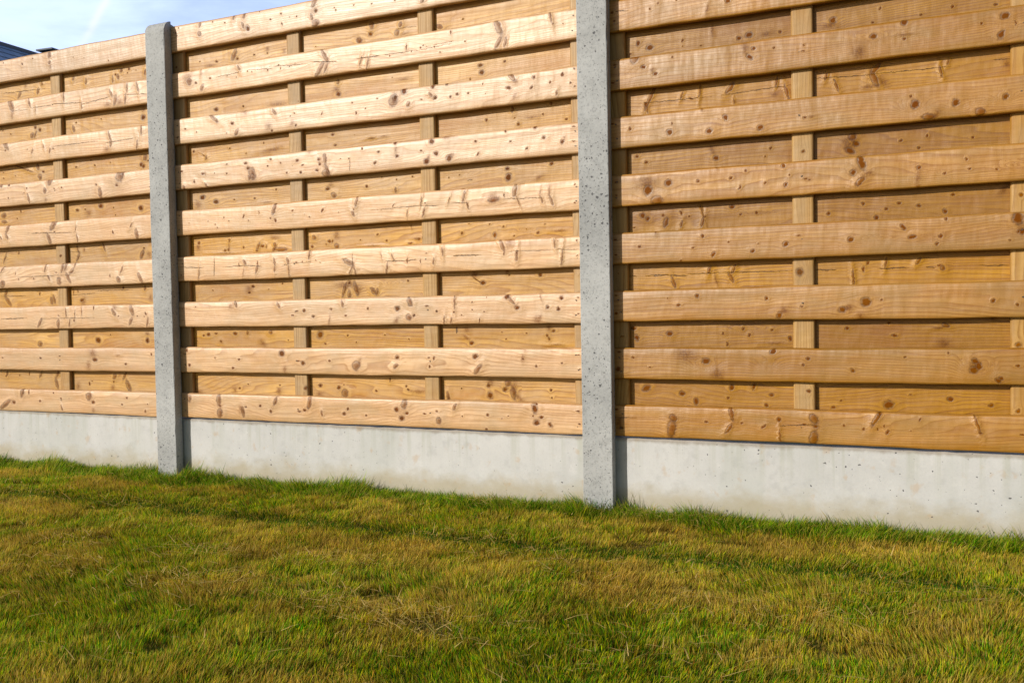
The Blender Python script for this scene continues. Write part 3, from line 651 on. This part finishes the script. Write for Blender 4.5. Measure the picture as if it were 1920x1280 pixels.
def post(xc, seed, label):
    """H-section concrete post with a rounded, barrel-shaped head"""
    def top(y):
        t = (y + PD)
        if t < 0.045:
            q = 1 - t / 0.045
            return 1.996 - 0.046 * (1 - math.sqrt(max(0, 1 - q * q)))
        return 1.996 - (t - 0.045) * 0.25
    # outline half widths along y : (y, halfwidth)
    w = PW / 2
    c = 0.003
    sec = [(-PD, w - c), (-PD + c * 0.3, w - c * 0.3), (-PD + c, w)]
    for i in range(1, 7):
        sec.append((-PD + c + (PD - 0.0015 - c) * i / 6, w - 0.0045 * i / 6))
    sec += [(-0.0015, w - 0.022), (0.010, w - 0.022), (0.030, w - 0.022), (0.0515, w - 0.022), (0.0515, w), (0.060, w), (DEPTH - PD - 0.002, w), (DEPTH - PD, w - 0.002)]
    rs = random.Random(seed)
    zs = [-0.2] + [0.1 + i * (1.80 / 60) for i in range(61)]
    V, F = [], []
    nz = len(zs) + 1
    for side in (1, -1):
        for j, (y, h) in enumerate(sec):
            for k in range(nz):
                z = zs[k] if k < len(zs) else top(y)
                hh = h
                if j in (1, 2) and 0 < k < nz - 1:      # chipped front arris
                    hh -= max(0, rs.gauss(0, 0.0006))
                    if rs.random() < 0.05: hh -= rs.uniform(0.001, 0.0028)
                V.append((side * hh, y, z))
    m_ = len(sec)
    idx = lambda s_, j, k: (s_ * m_ + j) * nz + k
    for s_ in (0, 1):
        for j in range(m_ - 1):
            for k in range(nz - 1):
                q = (idx(s_, j, k), idx(s_, j + 1, k), idx(s_, j + 1, k + 1), idx(s_, j, k + 1))
                F.append(q if s_ == 0 else q[::-1])
    for j in range(m_ - 1):      # head
        F.append((idx(0, j, nz - 1), idx(0, j + 1, nz - 1), idx(1, j + 1, nz - 1), idx(1, j, nz - 1)))
    for k in range(nz - 1):      # front and back
        F.append((idx(0, 0, k), idx(0, 0, k + 1), idx(1, 0, k + 1), idx(1, 0, k)))
        F.append((idx(1, m_ - 1, k), idx(1, m_ - 1, k + 1), idx(0, m_ - 1, k + 1), idx(0, m_ - 1, k)))
    o = mesh_obj('concrete_post', V, F, M_post, loc=(xc, 0, 0))
    set_face_attr(o.data, 'seed', seed * 1.7)
    tag(o, label, 'fence post', 'concrete posts of the fence')
    return o


def plinth(i, seed, label):
    x0, x1 = i * SP + PW / 2 - 0.018, (i + 1) * SP - PW / 2 + 0.018
    n = 60
    y0, y1, z1 = 0.007, 0.045, 0.4115
    V, F = [], []
    rs = random.Random(seed)
    for k in range(n + 1):
        x = (x1 - x0) * k / n
        e = rs.gauss(0, 0.0006)
        for (yy, zz) in ((y0, -0.1), (y0, z1 - 0.004), (y0 + 0.003, z1 + e), (y1, z1 + e), (y1, -0.1)):
            V.append((x, yy, zz))
    for k in range(n):
        for j in range(5):
            a, c = k * 5 + j, k * 5 + (j + 1) % 5
            F.append((a, a + 5, c + 5, c))
    F.append((0, 1, 2, 3, 4)); F.append(tuple(n * 5 + q for q in (4, 3, 2, 1, 0)))
    o = mesh_obj('concrete_gravel_board', V, F, M_plinth, loc=(x0, 0, 0))
    set_face_attr(o.data, 'seed', seed * 2.3)
    tag(o, label, 'gravel board', 'concrete gravel boards under the timber panels')
    return o


P_, HB, TB, HBB = 0.1823, 0.1005, 0.018, 0.136
ZT = {0: 1.9738, 1: 1.9761, 2: 1.9780}
BT = {0: 0.0378, 1: 1.8866, 2: 3.7301}
BSP, BW = 0.5726, 0.0624
LEN = SP - 0.070
TONES_F = {0: [-.25, .15, .3, .15, .25, .2, .3, .0, .25], 1: [.05, .45, .3, .2, .35, .45, .3, .2, .1],
           2: [-.75, -.7, -.95, -.8, -.65, -.85, -.7, -1.0, -.7]}


def panel(i, label):
    root = empty('fence_panel', (i * SP + SP / 2, 0, 0.4165))
    X0 = i * SP + 0.035
    dark = (-0.1, -0.05, -0.75)[i]
    for k in range(9):
        zb = ZT[i] - k * P_ - HB + (rng.uniform(-0.0010, 0.0010) if k < 8 else 0)
        seed = 1 + i * 31 + k * 2.37
        t = TONES_F[i][k]
        me = board_mesh('front_board', LEN, HB, TB, KN.get('f%d%d' % (i, k)) or rand_knots(LEN, HB, 9), seed, t,
                        rng.uniform(-0.2, 0.2) + (0.95 if i == 2 else 0.05), M_front)
        o = bpy.data.objects.new('front_board', me)
        COL.objects.link(o); o.parent = root
        o.location = Vector((X0, 0, zb)) - root.location
        for bi in range(4):
            bx = BT[i] + bi * BSP + BW / 2
            zz = (0.28, 0.74) if bi in (0, 3) else (0.5,)
            for f in zz:
                s_ = bpy.data.objects.new('screw', SCREW)
                COL.objects.link(s_); s_.parent = o
                ex = (-0.012 if bi == 3 else 0.008 if bi == 0 else 0) + rng.uniform(-0.006, 0.006)
                s_.location = (bx + ex - X0, -0.0001, HB * (f + rng.uniform(-0.05, 0.05)))
                s_.rotation_euler = (0, rng.uniform(-0.5, 0.5), 0)
    for k in range(8):
        zb = ZT[i] - k * P_ - HB - (P_ - HB) / 2 - HBB / 2
        kn = KN.get('r%d%d' % (i, k)) or rand_knots(LEN, HBB, 9)
        kn = [(q[0], q[1] + (HBB - HB) * 500, *q[2:]) for q in kn]
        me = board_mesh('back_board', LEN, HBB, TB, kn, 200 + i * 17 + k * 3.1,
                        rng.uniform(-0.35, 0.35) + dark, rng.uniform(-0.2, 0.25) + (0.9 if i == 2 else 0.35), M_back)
        o = bpy.data.objects.new('back_board', me)
        COL.objects.link(o); o.parent = root
        o.location = Vector((X0, 2 * TB, zb)) - root.location
    for bi in range(4):
        me = board_mesh('batten', 1.535, BW, TB, KN.get('b%d%d' % (i, bi)) or rand_knots(1.535, BW, 3), 400 + i * 11 + bi * 2.9,
                        rng.uniform(-0.1, 0.15) + (0.15 if i == 2 and bi > 0 else 0.0), rng.uniform(-0.1, 0.3) + (0.3 if i == 2 else -0.1), M_batten, wob=0.0003)
        o = bpy.data.objects.new('batten', me)
        COL.objects.link(o); o.parent = root
        # plank x axis -> up ; plank z axis -> -x
        o.rotation_euler = (0, -math.pi / 2, 0)
        o.location = Vector((BT[i] + bi * BSP + BW, TB + 0.0002, 0.43)) - root.location
    tag(root, label, 'fence panel', 'timber fence panels between the posts')
    return root


panel(0, 'leftmost timber fence panel, left of the slim post with the rounded top')
panel(1, 'middle timber fence panel with pale bleached boards, between the two concrete posts')
panel(2, 'right-hand timber fence panel with warmer orange-brown boards, right of the nearer post')
post(1.8612, 1, 'slim concrete post whose rounded top shows against the sky, left of the middle panel')
post(3.7038, 2, 'wider pitted concrete post cut by the top of the photo, right of middle panel')
post(0.012, 4, 'concrete post closing the fence just beyond the left edge of the photo')
post(5.552, 5, 'concrete post closing the fence just beyond the right edge of the photo')
plinth(0, 1, 'pale concrete gravel board at far left, under the leftmost timber panel')
plinth(1, 2, 'pale concrete gravel board under the middle panel, between the two concrete posts')
plinth(2, 3, 'pale concrete gravel board under the orange-brown panel, right of the nearer post')

# ------------------------------------------------------------------ ground and lawn
GZ = 0.168
m, b = mat('soil_and_thatch')
P = objco()
n1 = noise(P, 30.0, 4.0, 0.6)
n2 = noise(P, 2.0, 3.0, 0.5)
col = mix(n1, (0.09, 0.08, 0.02), (0.22, 0.17, 0.06))
col = mix(sstep(n2, 0.4, 0.7, 0, 0.5), col, (0.06, 0.08, 0.015))
m.node_tree.links.new(col.k, b.inputs['Base Color'])
b.inputs['Roughness'].default_value = 1.0
put(b.inputs['Normal'], bump(n1, 0.8, 0.01))
M_soil = m
o = mesh_obj('ground', [(-400, -400, GZ), (400, -400, GZ), (400, 400, GZ), (-400, 400, GZ)], [(0, 1, 2, 3)], M_soil)
tag(o, kind='structure')

m, b = mat('grass_blades')
ca = attr('col', 'Color')
m.node_tree.links.new(ca.k, b.inputs['Base Color'])
b.inputs['Roughness'].default_value = 0.55
b.inputs['Specular IOR Level'].default_value = 0.05
tr = m.node_tree.nodes.new('ShaderNodeBsdfTranslucent')
m.node_tree.links.new(ca.k, tr.inputs[0])
ms = m.node_tree.nodes.new('ShaderNodeMixShader')
ms.inputs[0].default_value = 0.42
outn = m.node_tree.nodes['Material Output']
m.node_tree.links.new(b.outputs[0], ms.inputs[1])
m.node_tree.links.new(tr.outputs[0], ms.inputs[2])
m.node_tree.links.new(ms.outputs[0], outn.inputs[0])
M_grass = m

G = np.random.default_rng(11)


def vnoise(x, y, f, seed):
    """smooth value noise in 0..1"""
    r = np.random.default_rng(seed).random((256, 256))
    X, Y = x * f + 1000, y * f + 1000
    xi, yi = np.floor(X).astype(int), np.floor(Y).astype(int)
    fx, fy = X - xi, Y - yi
    fx, fy = fx * fx * (3 - 2 * fx), fy * fy * (3 - 2 * fy)
    a = r[xi % 256, yi % 256]; b_ = r[(xi + 1) % 256, yi % 256]
    c = r[xi % 256, (yi + 1) % 256]; d = r[(xi + 1) % 256, (yi + 1) % 256]
    return (a * (1 - fx) + b_ * fx) * (1 - fy) + (c * (1 - fx) + d * fx) * fy


def fbm(x, y, f, seed):
    return (vnoise(x, y, f, seed) * 0.55 + vnoise(x, y, f * 2.1, seed + 1) * 0.28 + vnoise(x, y, f * 4.3, seed + 2) * 0.17)


def blades(name, X, Y, H, W, lean, curl, az, face, colr, tipc, Z=None, label=None, kind='stuff', segs=3):
    """all blades as one mesh: 'segs' sections tapering to a point"""
    n = len(X)
    Z = np.full(n, GZ) if Z is None else Z
    dxy = np.stack([np.cos(az), np.sin(az)], 1)
    wd = np.stack([np.cos(face), np.sin(face)], 1)
    nv = segs * 2 + 1
    co = np.zeros((n, nv, 3), np.float32)
    cc = np.zeros((n, nv, 4), np.float32)
    cc[..., 3] = 1
    for s_ in range(segs + 1):
        t = s_ / segs
        ang = lean + curl * t
        # integrate the bend
        if s_ == 0:
            px = np.zeros(n); pz = np.zeros(n)
        else:
            px = px + np.sin(ang) * H / segs
            pz = pz + np.cos(ang) * H / segs
        cx = X + dxy[:, 0] * px
        cy = Y + dxy[:, 1] * px
        cz = Z + np.maximum(pz, 0.001)
        hw = W * (1 - t) ** 0.55 * 0.5 * (1.0 if s_ else 0.8)
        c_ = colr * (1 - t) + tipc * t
        if s_ < segs:
            for sd, q in ((-1, 2 * s_), (1, 2 * s_ + 1)):
                co[:, q, 0] = cx + sd * wd[:, 0] * hw
                co[:, q, 1] = cy + sd * wd[:, 1] * hw
                co[:, q, 2] = cz
                cc[:, q, :3] = c_
        else:
            co[:, nv - 1] = np.stack([cx, cy, cz], 1)
            cc[:, nv - 1, :3] = c_
    loops, sizes = [], []
    for s_ in range(segs - 1):
        loops.append([2 * s_, 2 * s_ + 1, 2 * s_ + 3, 2 * s_ + 2]); sizes.append(4)
    loops.append([2 * segs - 2, 2 * segs - 1, nv - 1]); sizes.append(3)
    flat = np.array(sum(loops, []), np.int64)
    L = (flat[None, :] + (np.arange(n) * nv)[:, None]).ravel().astype(np.int32)
    sz = np.tile(np.array(sizes, np.int32), n)
    st = np.concatenate([[0], np.cumsum(sz)[:-1]]).astype(np.int32)
    me = bpy.data.meshes.new(name)
    me.vertices.add(n * nv)
    me.loops.add(len(L))
    me.polygons.add(len(sz))
    me.vertices.foreach_set('co', co.ravel())
    me.loops.foreach_set('vertex_index', L)
    me.polygons.foreach_set('loop_start', st)
    me.polygons.foreach_set('loop_total', sz)
    me.polygons.foreach_set('use_smooth', np.ones(len(sz), bool))
    me.update(calc_edges=True)
    at = me.color_attributes.new('col', 'FLOAT_COLOR', 'POINT')
    at.data.foreach_set('color', cc.ravel())
    me.materials.append(M_grass)
    o = bpy.data.objects.new(name, me)
    COL.objects.link(o)
    tag(o, label, None, None, kind)
    return o


def scatter(x0, x1, y0, y1, dens):
    n = int((x1 - x0) * (y1 - y0) * dens)
    return G.uniform(x0, x1, n), G.uniform(y0, y1, n)


STRAW = np.array([0.86, 0.60, 0.13]); TAN = np.array([0.76, 0.48, 0.035]); YG = np.array([0.58, 0.58, 0.008])
GRN = np.array([0.15, 0.43, 0.005]); DGR = np.array([0.040, 0.17, 0.003]); BRN = np.array([0.52, 0.25, 0.02])


def lawn():
    # density falls away outside the photographed wedge of lawn
    parts = []
    x, y = scatter(-1.5, 7.0, -3.2, 0.006, 84000)
    # keep what the view (and a step aside) can see
    rx, ry = x - CAM.x, y - CAM.y
    depth = rx * fwd.x + ry * fwd.y
    side = rx * right.x + ry * right.y
    tanx = side / np.maximum(depth, 0.05)
    inside = (np.abs(tanx) < 0.58) & (depth > 1.35)
    keepp = np.where(inside, np.clip(2.6 / np.maximum(depth, 0.5), 0.42, 1.0), 0.10)
    k = G.random(len(x)) < keepp
    x, y, inside, depth = x[k], y[k], inside[k], depth[k]
    # nothing grows inside the posts
    for xc in (1.8612, 3.7038):
        k = ~((np.abs(x - xc) < PW / 2 + 0.002) & (y > -PD - 0.002))
        x, y, inside, depth = x[k], y[k], inside[k], depth[k]
    n = len(x)
    n1 = fbm(x, y * 1.6, 2.2, 3)
    n2 = fbm(x, y, 7.0, 8)
    n3 = fbm(x, y, 22.0, 15)
    edge = -0.152 + 0.03 * (n2 - 0.5) * 2 - 0.03 * np.exp(-((x - SP) / 0.25) ** 2) - 0.03 * np.exp(-((x - 2.1) / 0.25) ** 2)
    strip = 1 / (1 + np.exp(-(y - edge) / 0.008))                    # unmown edge along the concrete
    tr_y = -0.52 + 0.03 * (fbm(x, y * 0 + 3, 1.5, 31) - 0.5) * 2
    dark_band = np.exp(-((y - tr_y) / np.where(x < 2.5, 0.070, 0.055)) ** 2) * (0.5 + 0.8 * vnoise(x, y, 1.3, 77)) * np.where(x < 2.4, 0.9, 1.25)  # darker, shorter band of grass parallel to the fence
    yb = np.exp(-((y + 0.30) / 0.12) ** 2)                            # dry band
    dryc = np.exp(-(((x - 4.0) / 0.55) ** 2 + ((y + 0.85) / 0.22) ** 2)) * 0.9  # straw patch right of centre
    dryl = np.exp(-(((x - 3.0) / 0.4) ** 2 + ((y + 0.80) / 0.16) ** 2)) * 0.4
    dry = 0.23 + 1.1 * (n1 - 0.5) + 1.6 * (n2 - 0.5) + 0.16 * yb + 0.34 * dryc + 0.25 * dryl - 0.95 * dark_band + 0.15 * np.exp(-((y + 0.68) / 0.08) ** 2) + 0.12 * np.exp(-((y + 0.20) / 0.05) ** 2)
    dry -= 0.12 * np.clip((-0.95 - y) / 0.4, 0, 1)
    dry = np.clip(dry, 0.03, 0.97) * (1 - strip) + strip * (0.02 + 0.12 * n3)
    # blade kinds
    u = G.random(n)
    col = np.where((u < dry * 0.34)[:, None], STRAW, GRN)
    col = np.where(((u >= dry * 0.34) & (u < dry * 0.70))[:, None], TAN, col)
    col = np.where(((u >= dry * 0.70) & (u < dry * 0.70 + 0.42))[:, None], YG, col)
    dg = (u > 0.80 - 0.62 * np.clip(dark_band, 0, 1) - 0.10 * strip)
    col = np.where((dg & (u > dry * 0.8 + 0.2 - 0.15 * np.clip(dark_band, 0, 1)))[:, None], DGR, col)
    col = np.where(((G.random(n) < 0.10) & (strip < 0.5))[:, None], BRN, col)
    lum = (0.72 + 0.56 * G.random(n)) * (0.38 + 1.2 * n3)
    col = col * lum[:, None] * 0.78
    col = col * (1 + (G.random((n, 3)) - 0.5) * 0.16)
    col = col * np.where(strip > 0.5, 0.90, 1.0)[:, None]
    col[:, 0] = np.where(strip > 0.5, col[:, 0] * 0.75, col[:, 0])
    H = (0.021 + 0.010 * G.random(n)) * (0.80 + 0.42 * n2)
    H = H * (1 - 0.34 * np.clip(dark_band, 0, 1))
    tuft = vnoise(x, y, 9.0, 51)
    H = H * (1 - strip) + strip * (0.040 + 0.060 * G.random(n) * tuft ** 1.3 + 0.012 * G.random(n)) * np.clip((0.02 - y) / 0.03, 0.75, 1.0)
    # clumps and hollows
    hole = np.clip((fbm(x * 0.8, y * 1.5, 6.0, 90) - 0.75) / 0.04, 0, 1) * (1 - strip)
    H *= 1 - 0.60 * hole
    H *= (0.76 + 0.48 * vnoise(x, y, 15.0, 93)) * (0.85 + 0.3 * vnoise(x, y, 40.0, 95))
    Z = GZ + 0.013 * fbm(x, y, 3.2, 61) * (1 - strip) - 0.004
    Z = np.where(inside, Z, GZ)
    col = col * (1 - 0.45 * hole)[:, None]  # hollows also darkened in colour, painting in their shade
    W = (0.0013 + 0.0008 * G.random(n)) * np.where(strip > 0.5, 1.15, 1.0)
    W = W * np.clip(np.sqrt(1 / np.maximum(np.clip(2.6 / np.maximum(depth, .5), .42, 1), .1)), 1, 1.5)
    W = np.where(G.random(n) < 0.12, W * 1.4, W)
    W = np.where(inside, W, 0.0045)
    # combed a little to the right, in swathes
    sw = fbm(x, y, 3.0, 44)
    az = (sw - 0.5) * 9.0 + 0.3 + G.normal(0, 0.75, n)
    lean = np.abs(G.normal(0.26, 0.24, n)) + 0.30 * np.clip(vnoise(x, y, 4.5, 140) - 0.40, 0, 1) * (1 - strip)
    curl = np.abs(G.normal(0.35, 0.35, n)) + strip * 0.35
    face = G.random(n) * math.pi
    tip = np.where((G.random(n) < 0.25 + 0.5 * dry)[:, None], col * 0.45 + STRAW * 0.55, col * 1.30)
    blades('lawn_grass', x, y, H, W, lean, curl, az, face, col * 0.38, tip, Z=Z,  # darkened roots paint the shade between blades; lightened tips add contrast
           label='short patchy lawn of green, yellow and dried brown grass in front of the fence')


def straw():
    X, Y, H, A, Zo = [], [], [], [], []
    spots = [(2.55, -1.03, .10, 60), (2.95, -0.98, .07, 70), (3.30, -0.92, .10, 60), (3.15, -1.18, .09, 70), (3.62, -1.22, .12, 130), (3.78, -1.30, .10, 60),
             (3.0, -1.28, .1, 50), (4.45, -0.95, .16, 100), (4.7, -0.65, .2, 90), (3.9, -0.75, .2, 90), (1.6, -0.55, .14, 60), (2.2, -0.62, .12, 40),
             (3.5, -0.62, .12, 60), (3.35, -0.12, .08, 90), (3.95, -0.12, .08, 90), (2.6, -1.25, .12, 60), (4.2, -1.25, .2, 80)]
    for (cx, cy, r, n) in spots:
        n = int(n * 0.9); X += list(G.normal(cx, r, n)); Y += list(G.normal(cy, r * 0.4, n))
        A += list(G.normal(G.uniform(-0.5, 0.5), 0.7, n) + np.where(G.random(n) < .5, math.pi, 0))
    n = 700
    X += list(G.uniform(0.8, 5.4, n)); Y += list(G.uniform(-1.9, -0.1, n)); A += list(G.uniform(0, 6.28, n))
    X, Y, A = np.array(X), np.array(Y), np.array(A)
    k = Y < -0.06
    X, Y, A = X[k], Y[k], A[k]
    n = len(X)
    H = G.uniform(0.02, 0.062, n)
    col = np.where((G.random(n) < 0.75)[:, None], np.array([0.85, 0.62, 0.22]), np.array([0.55, 0.46, 0.12])) * G.uniform(0.65, 1.05, n)[:, None]
    Z = GZ + G.uniform(0.032, 0.050, n)
    blades('grass_clippings', X, Y, H, G.uniform(0.0016, 0.0028, n), G.uniform(0.95, 1.4, n), G.uniform(0.1, 0.9, n), A,
           A + math.pi / 2 + G.normal(0, 0.3, n), col, col, Z=Z, segs=5,
           label='loose dry grass clippings lying in wisps on the lawn')


def tall_tufts():
    """the few long blades left by the mower against the posts and concrete"""
    X, Y, H = [], [], []
    for (cx, cy, r, n, h) in [(1.72, -0.03, .05, 26, .085), (1.915, -0.012, .015, 16, .075), (1.83, -0.05, .04, 14, .06), (2.95, -0.02, .02, 20, .055),
                              (3.795, -0.01, .022, 22, .085), (4.30, -0.015, .03, 9, .06), (4.62, -0.01, .02, 7, .06), (4.80, -0.01, .03, 8, .06),
                              (3.40, -0.03, .05, 10, .05), (1.2, -0.02, .2, 12, .06), (2.4, -0.02, .25, 14, .055), (4.45, -0.01, .3, 16, .05), (4.0, -0.02, .1, 30, .045)]:
        X += list(G.normal(cx, r, n)); Y += list(np.minimum(G.normal(cy, 0.012, n), 0.002)); H += list(h * G.uniform(0.55, 1.15, n))
    X, Y, H = map(np.array, (X, Y, H))
    n = len(X)
    col = np.where((G.random(n) < 0.7)[:, None], np.array([0.06, 0.11, 0.02]), np.array([0.16, 0.16, 0.05])) * G.uniform(0.7, 1.1, n)[:, None]
    blades('tall_grass', X, Y, H, G.uniform(0.0016, 0.0026, n), np.abs(G.normal(0.22, 0.2, n)), G.uniform(0.1, 0.6, n), G.uniform(-3.4, 0.3, n),
           G.uniform(-0.5, 0.5, n), col, col, segs=5, label='sparse long grass blades standing against the concrete at the foot of the fence')


lawn()
straw()
tall_tufts()

# ------------------------------------------------------------------ house behind the fence
def slate_material():
    m, b = mat('roof_slate')
    P = objco()
    u, v, w = sep(P)                       # u along ridge, v down the slope
    row = mth('FLOOR', v / 0.27)
    fr = mth('FRACT', v / 0.27)
    off = mth('FRACT', row * 0.5)
    cu = u / 0.30 + off
    fc = mth('FRACT', cu)
    idn = noise(comb(mth('FLOOR', cu) * 3.7, row * 5.1, 0.0), 1.0, 0.0)
    gap = mth('MAXIMUM', sstep(fr, 0.70, 0.92), sstep(mth('ABSOLUTE', fc - 0.5), 0.47, 0.49))
    col = mix(lstep(idn, 0.3, 0.7), (0.20, 0.29, 0.46), (0.32, 0.42, 0.60))
    col = mix(gap * 0.9, col, (0.006, 0.008, 0.014))
    m.node_tree.links.new(col.k, b.inputs['Base Color'])
    b.inputs['Roughness'].default_value = 0.45
    put(b.inputs['Normal'], bump(fr * -1.0 - gap, 0.6, 0.01))
    return m


M_slate = slate_material()
M_lead, b = mat('lead_flashing')
b.inputs['Base Color'].default_value = (0.035, 0.04, 0.055, 1); b.inputs['Roughness'].default_value = 0.5
M_capc, b = mat('chimney_slab')
b.inputs['Base Color'].default_value = (0.07, 0.085, 0.10, 1); b.inputs['Roughness'].default_value = 0.7
M_render, b = mat('house_render')
P = objco()
put(b.inputs['Base Color'], mix(noise(P, 3.0, 4.0), (0.55, 0.53, 0.49), (0.64, 0.62, 0.58)))
b.inputs['Roughness'].default_value = 0.9
M_gl, b = mat('window_glass')
b.inputs['Base Color'].default_value = (0.03, 0.04, 0.05, 1); b.inputs['Roughness'].default_value = 0.08
M_frame, b = mat('window_frame_paint')
b.inputs['Base Color'].default_value = (0.75, 0.75, 0.74, 1); b.inputs['Roughness'].default_value = 0.4


def house():
    RZ = 7.0
    a = Vector((-14.92, 11.85)); c = Vector((-15.02, 12.77))
    d = (c - a).normalized()                      # along the ridge, away from us
    ang = math.atan2(d.y, d.x)
    n_ = Vector((d.y, -d.x))                      # to the right (+x side)
    P0 = a - d * 4.5
    Lr = 11.0
    pitch = math.radians(38)
    W2 = 4.2
    root = empty('house', (P0.x, P0.y, GZ))
    root.rotation_euler = (0, 0, ang)             # local x along ridge; local -y = right side
    EZ = RZ - W2 * math.tan(pitch)
    ez, rz = EZ - GZ, RZ - GZ
    sl_ = W2 / math.cos(pitch)
    for sgn in (-1, 1):
        v, f = box_vf(-0.3, Lr + 0.3, 0, sl_ + 0.45, -0.10, 0)
        o = mesh_obj('roof', v, f, M_slate, root)
        # local y of the slab runs down the slope
        o.rotation_euler = (0, 0, 0)
        ex = Vector((1, 0, 0)) if sgn == 1 else Vector((-1, 0, 0))
        ey = Vector((0, sgn * math.cos(pitch), -math.sin(pitch)))
        ezv = ex.cross(ey)
        Mx = Matrix((ex, ey, ezv)).transposed().to_4x4()
        Mx.translation = Vector((0 if sgn == 1 else Lr, 0, rz))
        o.matrix_local = Mx
    v, f = box_vf(-0.32, Lr + 0.32, -0.09, 0.09, rz - 0.06, rz + 0.02)
    mesh_obj('ridge_cap', v, f, M_lead, root)
    # walls with gables
    V = [(0, -W2, 0), (Lr, -W2, 0), (Lr, W2, 0), (0, W2, 0), (0, -W2, ez - 0.13), (Lr, -W2, ez - 0.13), (Lr, W2, ez - 0.13), (0, W2, ez - 0.13), (0, 0, rz - 0.14), (Lr, 0, rz - 0.14)]
    F = [(0, 1, 5, 4), (1, 2, 6, 9, 5), (2, 3, 7, 6), (3, 0, 4, 8, 7), (4, 5, 9, 8), (6, 7, 8, 9), (3, 2, 1, 0)]
    mesh_obj('wall', V, F, M_render, root)
    for (wx, wz) in ((2.0, 1.0), (5.0, 1.0), (8.0, 1.0)):
        v, f = box_vf(wx, wx + 1.2, -W2 - 0.05, -W2 - 0.004, wz, wz + 1.3)
        w_ = mesh_obj('window', v, f, M_frame, root)
        v, f = box_vf(wx + 0.08, wx + 1.12, -W2 - 0.06, -W2 - 0.051, wz + 0.08, wz + 1.22)
        mesh_obj('pane', v, f, M_gl, w_)
    # chimney: nearest corner of its slab seen at px (97,89)
    ch = Vector((-14.19, 12.61)) - P0
    lx, ly = ch.x * d.x + ch.y * d.y, ch.x * -d.y + ch.y * d.x
    # slab extends away (+x local) and to the left (+y local)
    cw, cl_ = 0.47, 0.75
    zt = rz
    v, f = box_vf(lx + 0.07, lx + cl_ - 0.07, ly + 0.07, ly + cw - 0.07, rz - 1.9, zt - 0.10)
    V2, F2 = list(v), [tuple(q) for q in f]
    chm = mesh_obj('chimney', V2, F2, M_render, root)
    for (g0, z0, z1) in ((0.0, zt - 0.035, zt), (0.045, zt - 0.115, zt - 0.08)):
        v, f = box_vf(lx + g0, lx + cl_ - g0, ly + g0, ly + cw - g0, z0, z1)
        mesh_obj('cap_slab', v, f, M_capc, chm)
    for (px, py) in ((0.09, 0.09), (cl_ - 0.13, 0.09), (0.09, cw - 0.13), (cl_ - 0.13, cw - 0.13)):
        v, f = box_vf(lx + px, lx + px + 0.05, ly + py, ly + py + 0.05, zt - 0.0795, zt - 0.0355)
        mesh_obj('cap_support', v, f, M_capc, chm)
    tag(root, 'distant house with blue-grey slate roof and flat-capped chimney above the fence at far left', 'house')


house()
